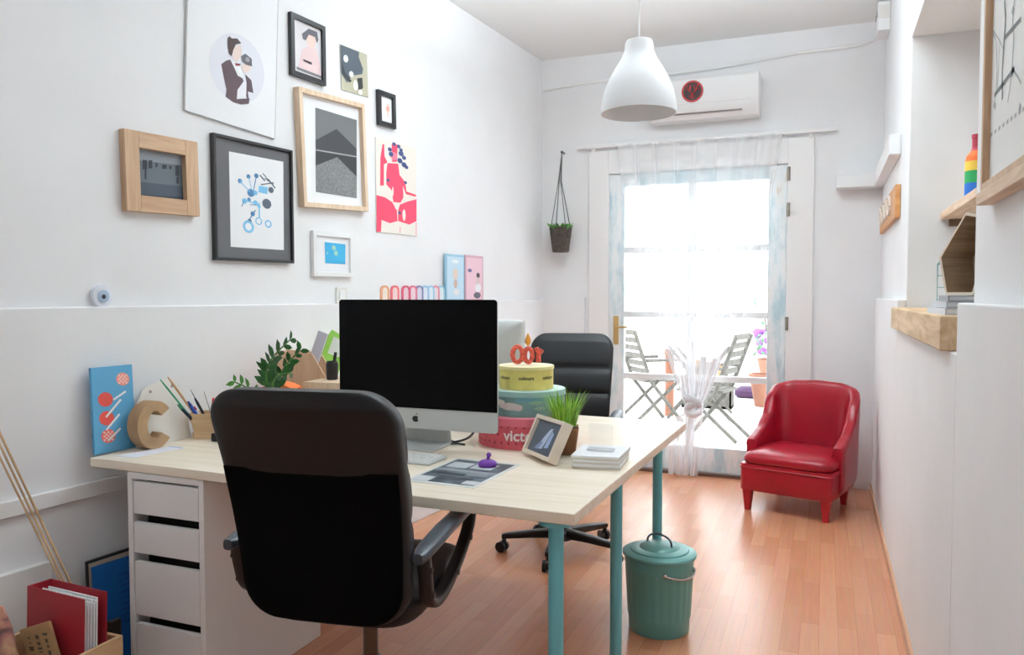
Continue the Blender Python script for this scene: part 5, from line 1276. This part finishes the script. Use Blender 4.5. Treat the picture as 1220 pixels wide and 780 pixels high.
# framed board and blue poster beside the drawers
def lean_board(name, label, cat, q, off, thick, mt, edge=None, tilt=0):
    c, w, h, roll = quad_fit(q, off)
    t = thing(name, label, cat, wpt(c[0], off, 0.001), WROT)
    return t, w, h, c
t = thing('framed_picture', 'black edged frame leaning on the wall left of the drawer unit', 'picture', wpt(wl(103, 662, 0.065)[0]+0.09, 0.07, 0.001), WROT, 'frames leaning by the drawers')
m = MB(); TLn = Matrix.Rotation(R(-2), 4, 'X'); m.box(-0.09, 0.3, -0.012, 0, 0, 0.40, BLACK, TLn); m.build('frame', t, smooth=False)
m = MB(); m.box(-0.086, 0.296, -0.0135, -0.012, 0.01, 0.392, mat('beige backing', (206, 190, 170), 0.8), TLn); m.build('mount', t, smooth=False)
t = thing('blue_poster_board', 'bright blue board with fine print leaning beside the drawer unit', 'poster', wpt(wl(116, 663, 0.12)[0]+0.09, 0.115, 0.001), WROT-R(3))
TLn = Matrix.Rotation(R(-4), 4, 'X')
m = MB(); m.box(-0.09, 0.28, -0.006, 0, 0, 0.385, mat('strong blue board', (10, 96, 168), 0.5), TLn); m.build('panel', t, smooth=False)
m = MB()
for k in range(9): m.box(0.0, 0.07, -0.0066, -0.006, 0.33-k*0.02, 0.334-k*0.02, ink(8, 74, 140), TLn)
m.build('fine_print', t, smooth=False)
t = thing('black_case', 'slim black case standing between blue board and drawers', 'case', (-2.085, 1.80, 0), R(84))
m = MB(); m.box(-0.02, 0.02, -0.01, 0.01, 0, 0.25, BLACK); m.build('case_body', t, bev=0.004)

# ================================================================== LIGHT AND CAMERA
def area(name, loc, rot, sx, sy, power, col, portal=False):
    l = bpy.data.lights.new(name, 'AREA'); l.shape = 'RECTANGLE'; l.size = sx; l.size_y = sy; l.energy = power; l.color = col
    if portal: l.cycles.is_portal = True
    o = bpy.data.objects.new(name, l); COL.objects.link(o); o.location = loc; o.rotation_euler = rot; return o
area('added_ceiling_fill', (-0.8, 0.5, 2.5), (R(180), 0, 0), 1.4, 0.5, 21, (0.84, 0.94, 1.0))  # unseen fill added to brighten the room off the ceiling, no fixture
area('added_ceiling_fill', (-0.6, 3.4, 2.68), (R(180), 0, 0), 1.3, 0.8, 80, (0.84, 0.94, 1.0))  # second added fill, lifts the back wall and far ceiling
area('door_sky_portal', ((DX0+DX1)/2, YB+0.16, 1.1), (R(-90), 0, 0), 1.23, 2.15, 1, (1, 1, 1), True)
w = bpy.data.worlds.new('World'); bpy.context.scene.world = w; w.use_nodes = True
bg = w.node_tree.nodes['Background']; bg.inputs['Color'].default_value = (0.89, 0.955, 1.0, 1); bg.inputs['Strength'].default_value = 5.2
cam = bpy.data.cameras.new('Camera'); co = bpy.data.objects.new('Camera', cam); COL.objects.link(co)
cam.sensor_fit = 'HORIZONTAL'; cam.sensor_width = 36.0; cam.lens = F/1220*36.0; cam.clip_start = 0.02
co.location = (0, 0, H); co.rotation_euler = (R(90)+PIT, 0, YAW)
sc = bpy.context.scene; sc.camera = co
sc.view_settings.view_transform = 'Standard'; sc.view_settings.look = 'None'; sc.view_settings.gamma = 1.0; sc.view_settings.use_curve_mapping = False
sc.view_settings.exposure = 0.12
try:
    sc.cycles.use_denoising = True; sc.cycles.max_bounces = 10; sc.cycles.diffuse_bounces = 6; sc.cycles.transparent_max_bounces = 16; sc.cycles.sample_clamp_indirect = 6
except Exception: pass
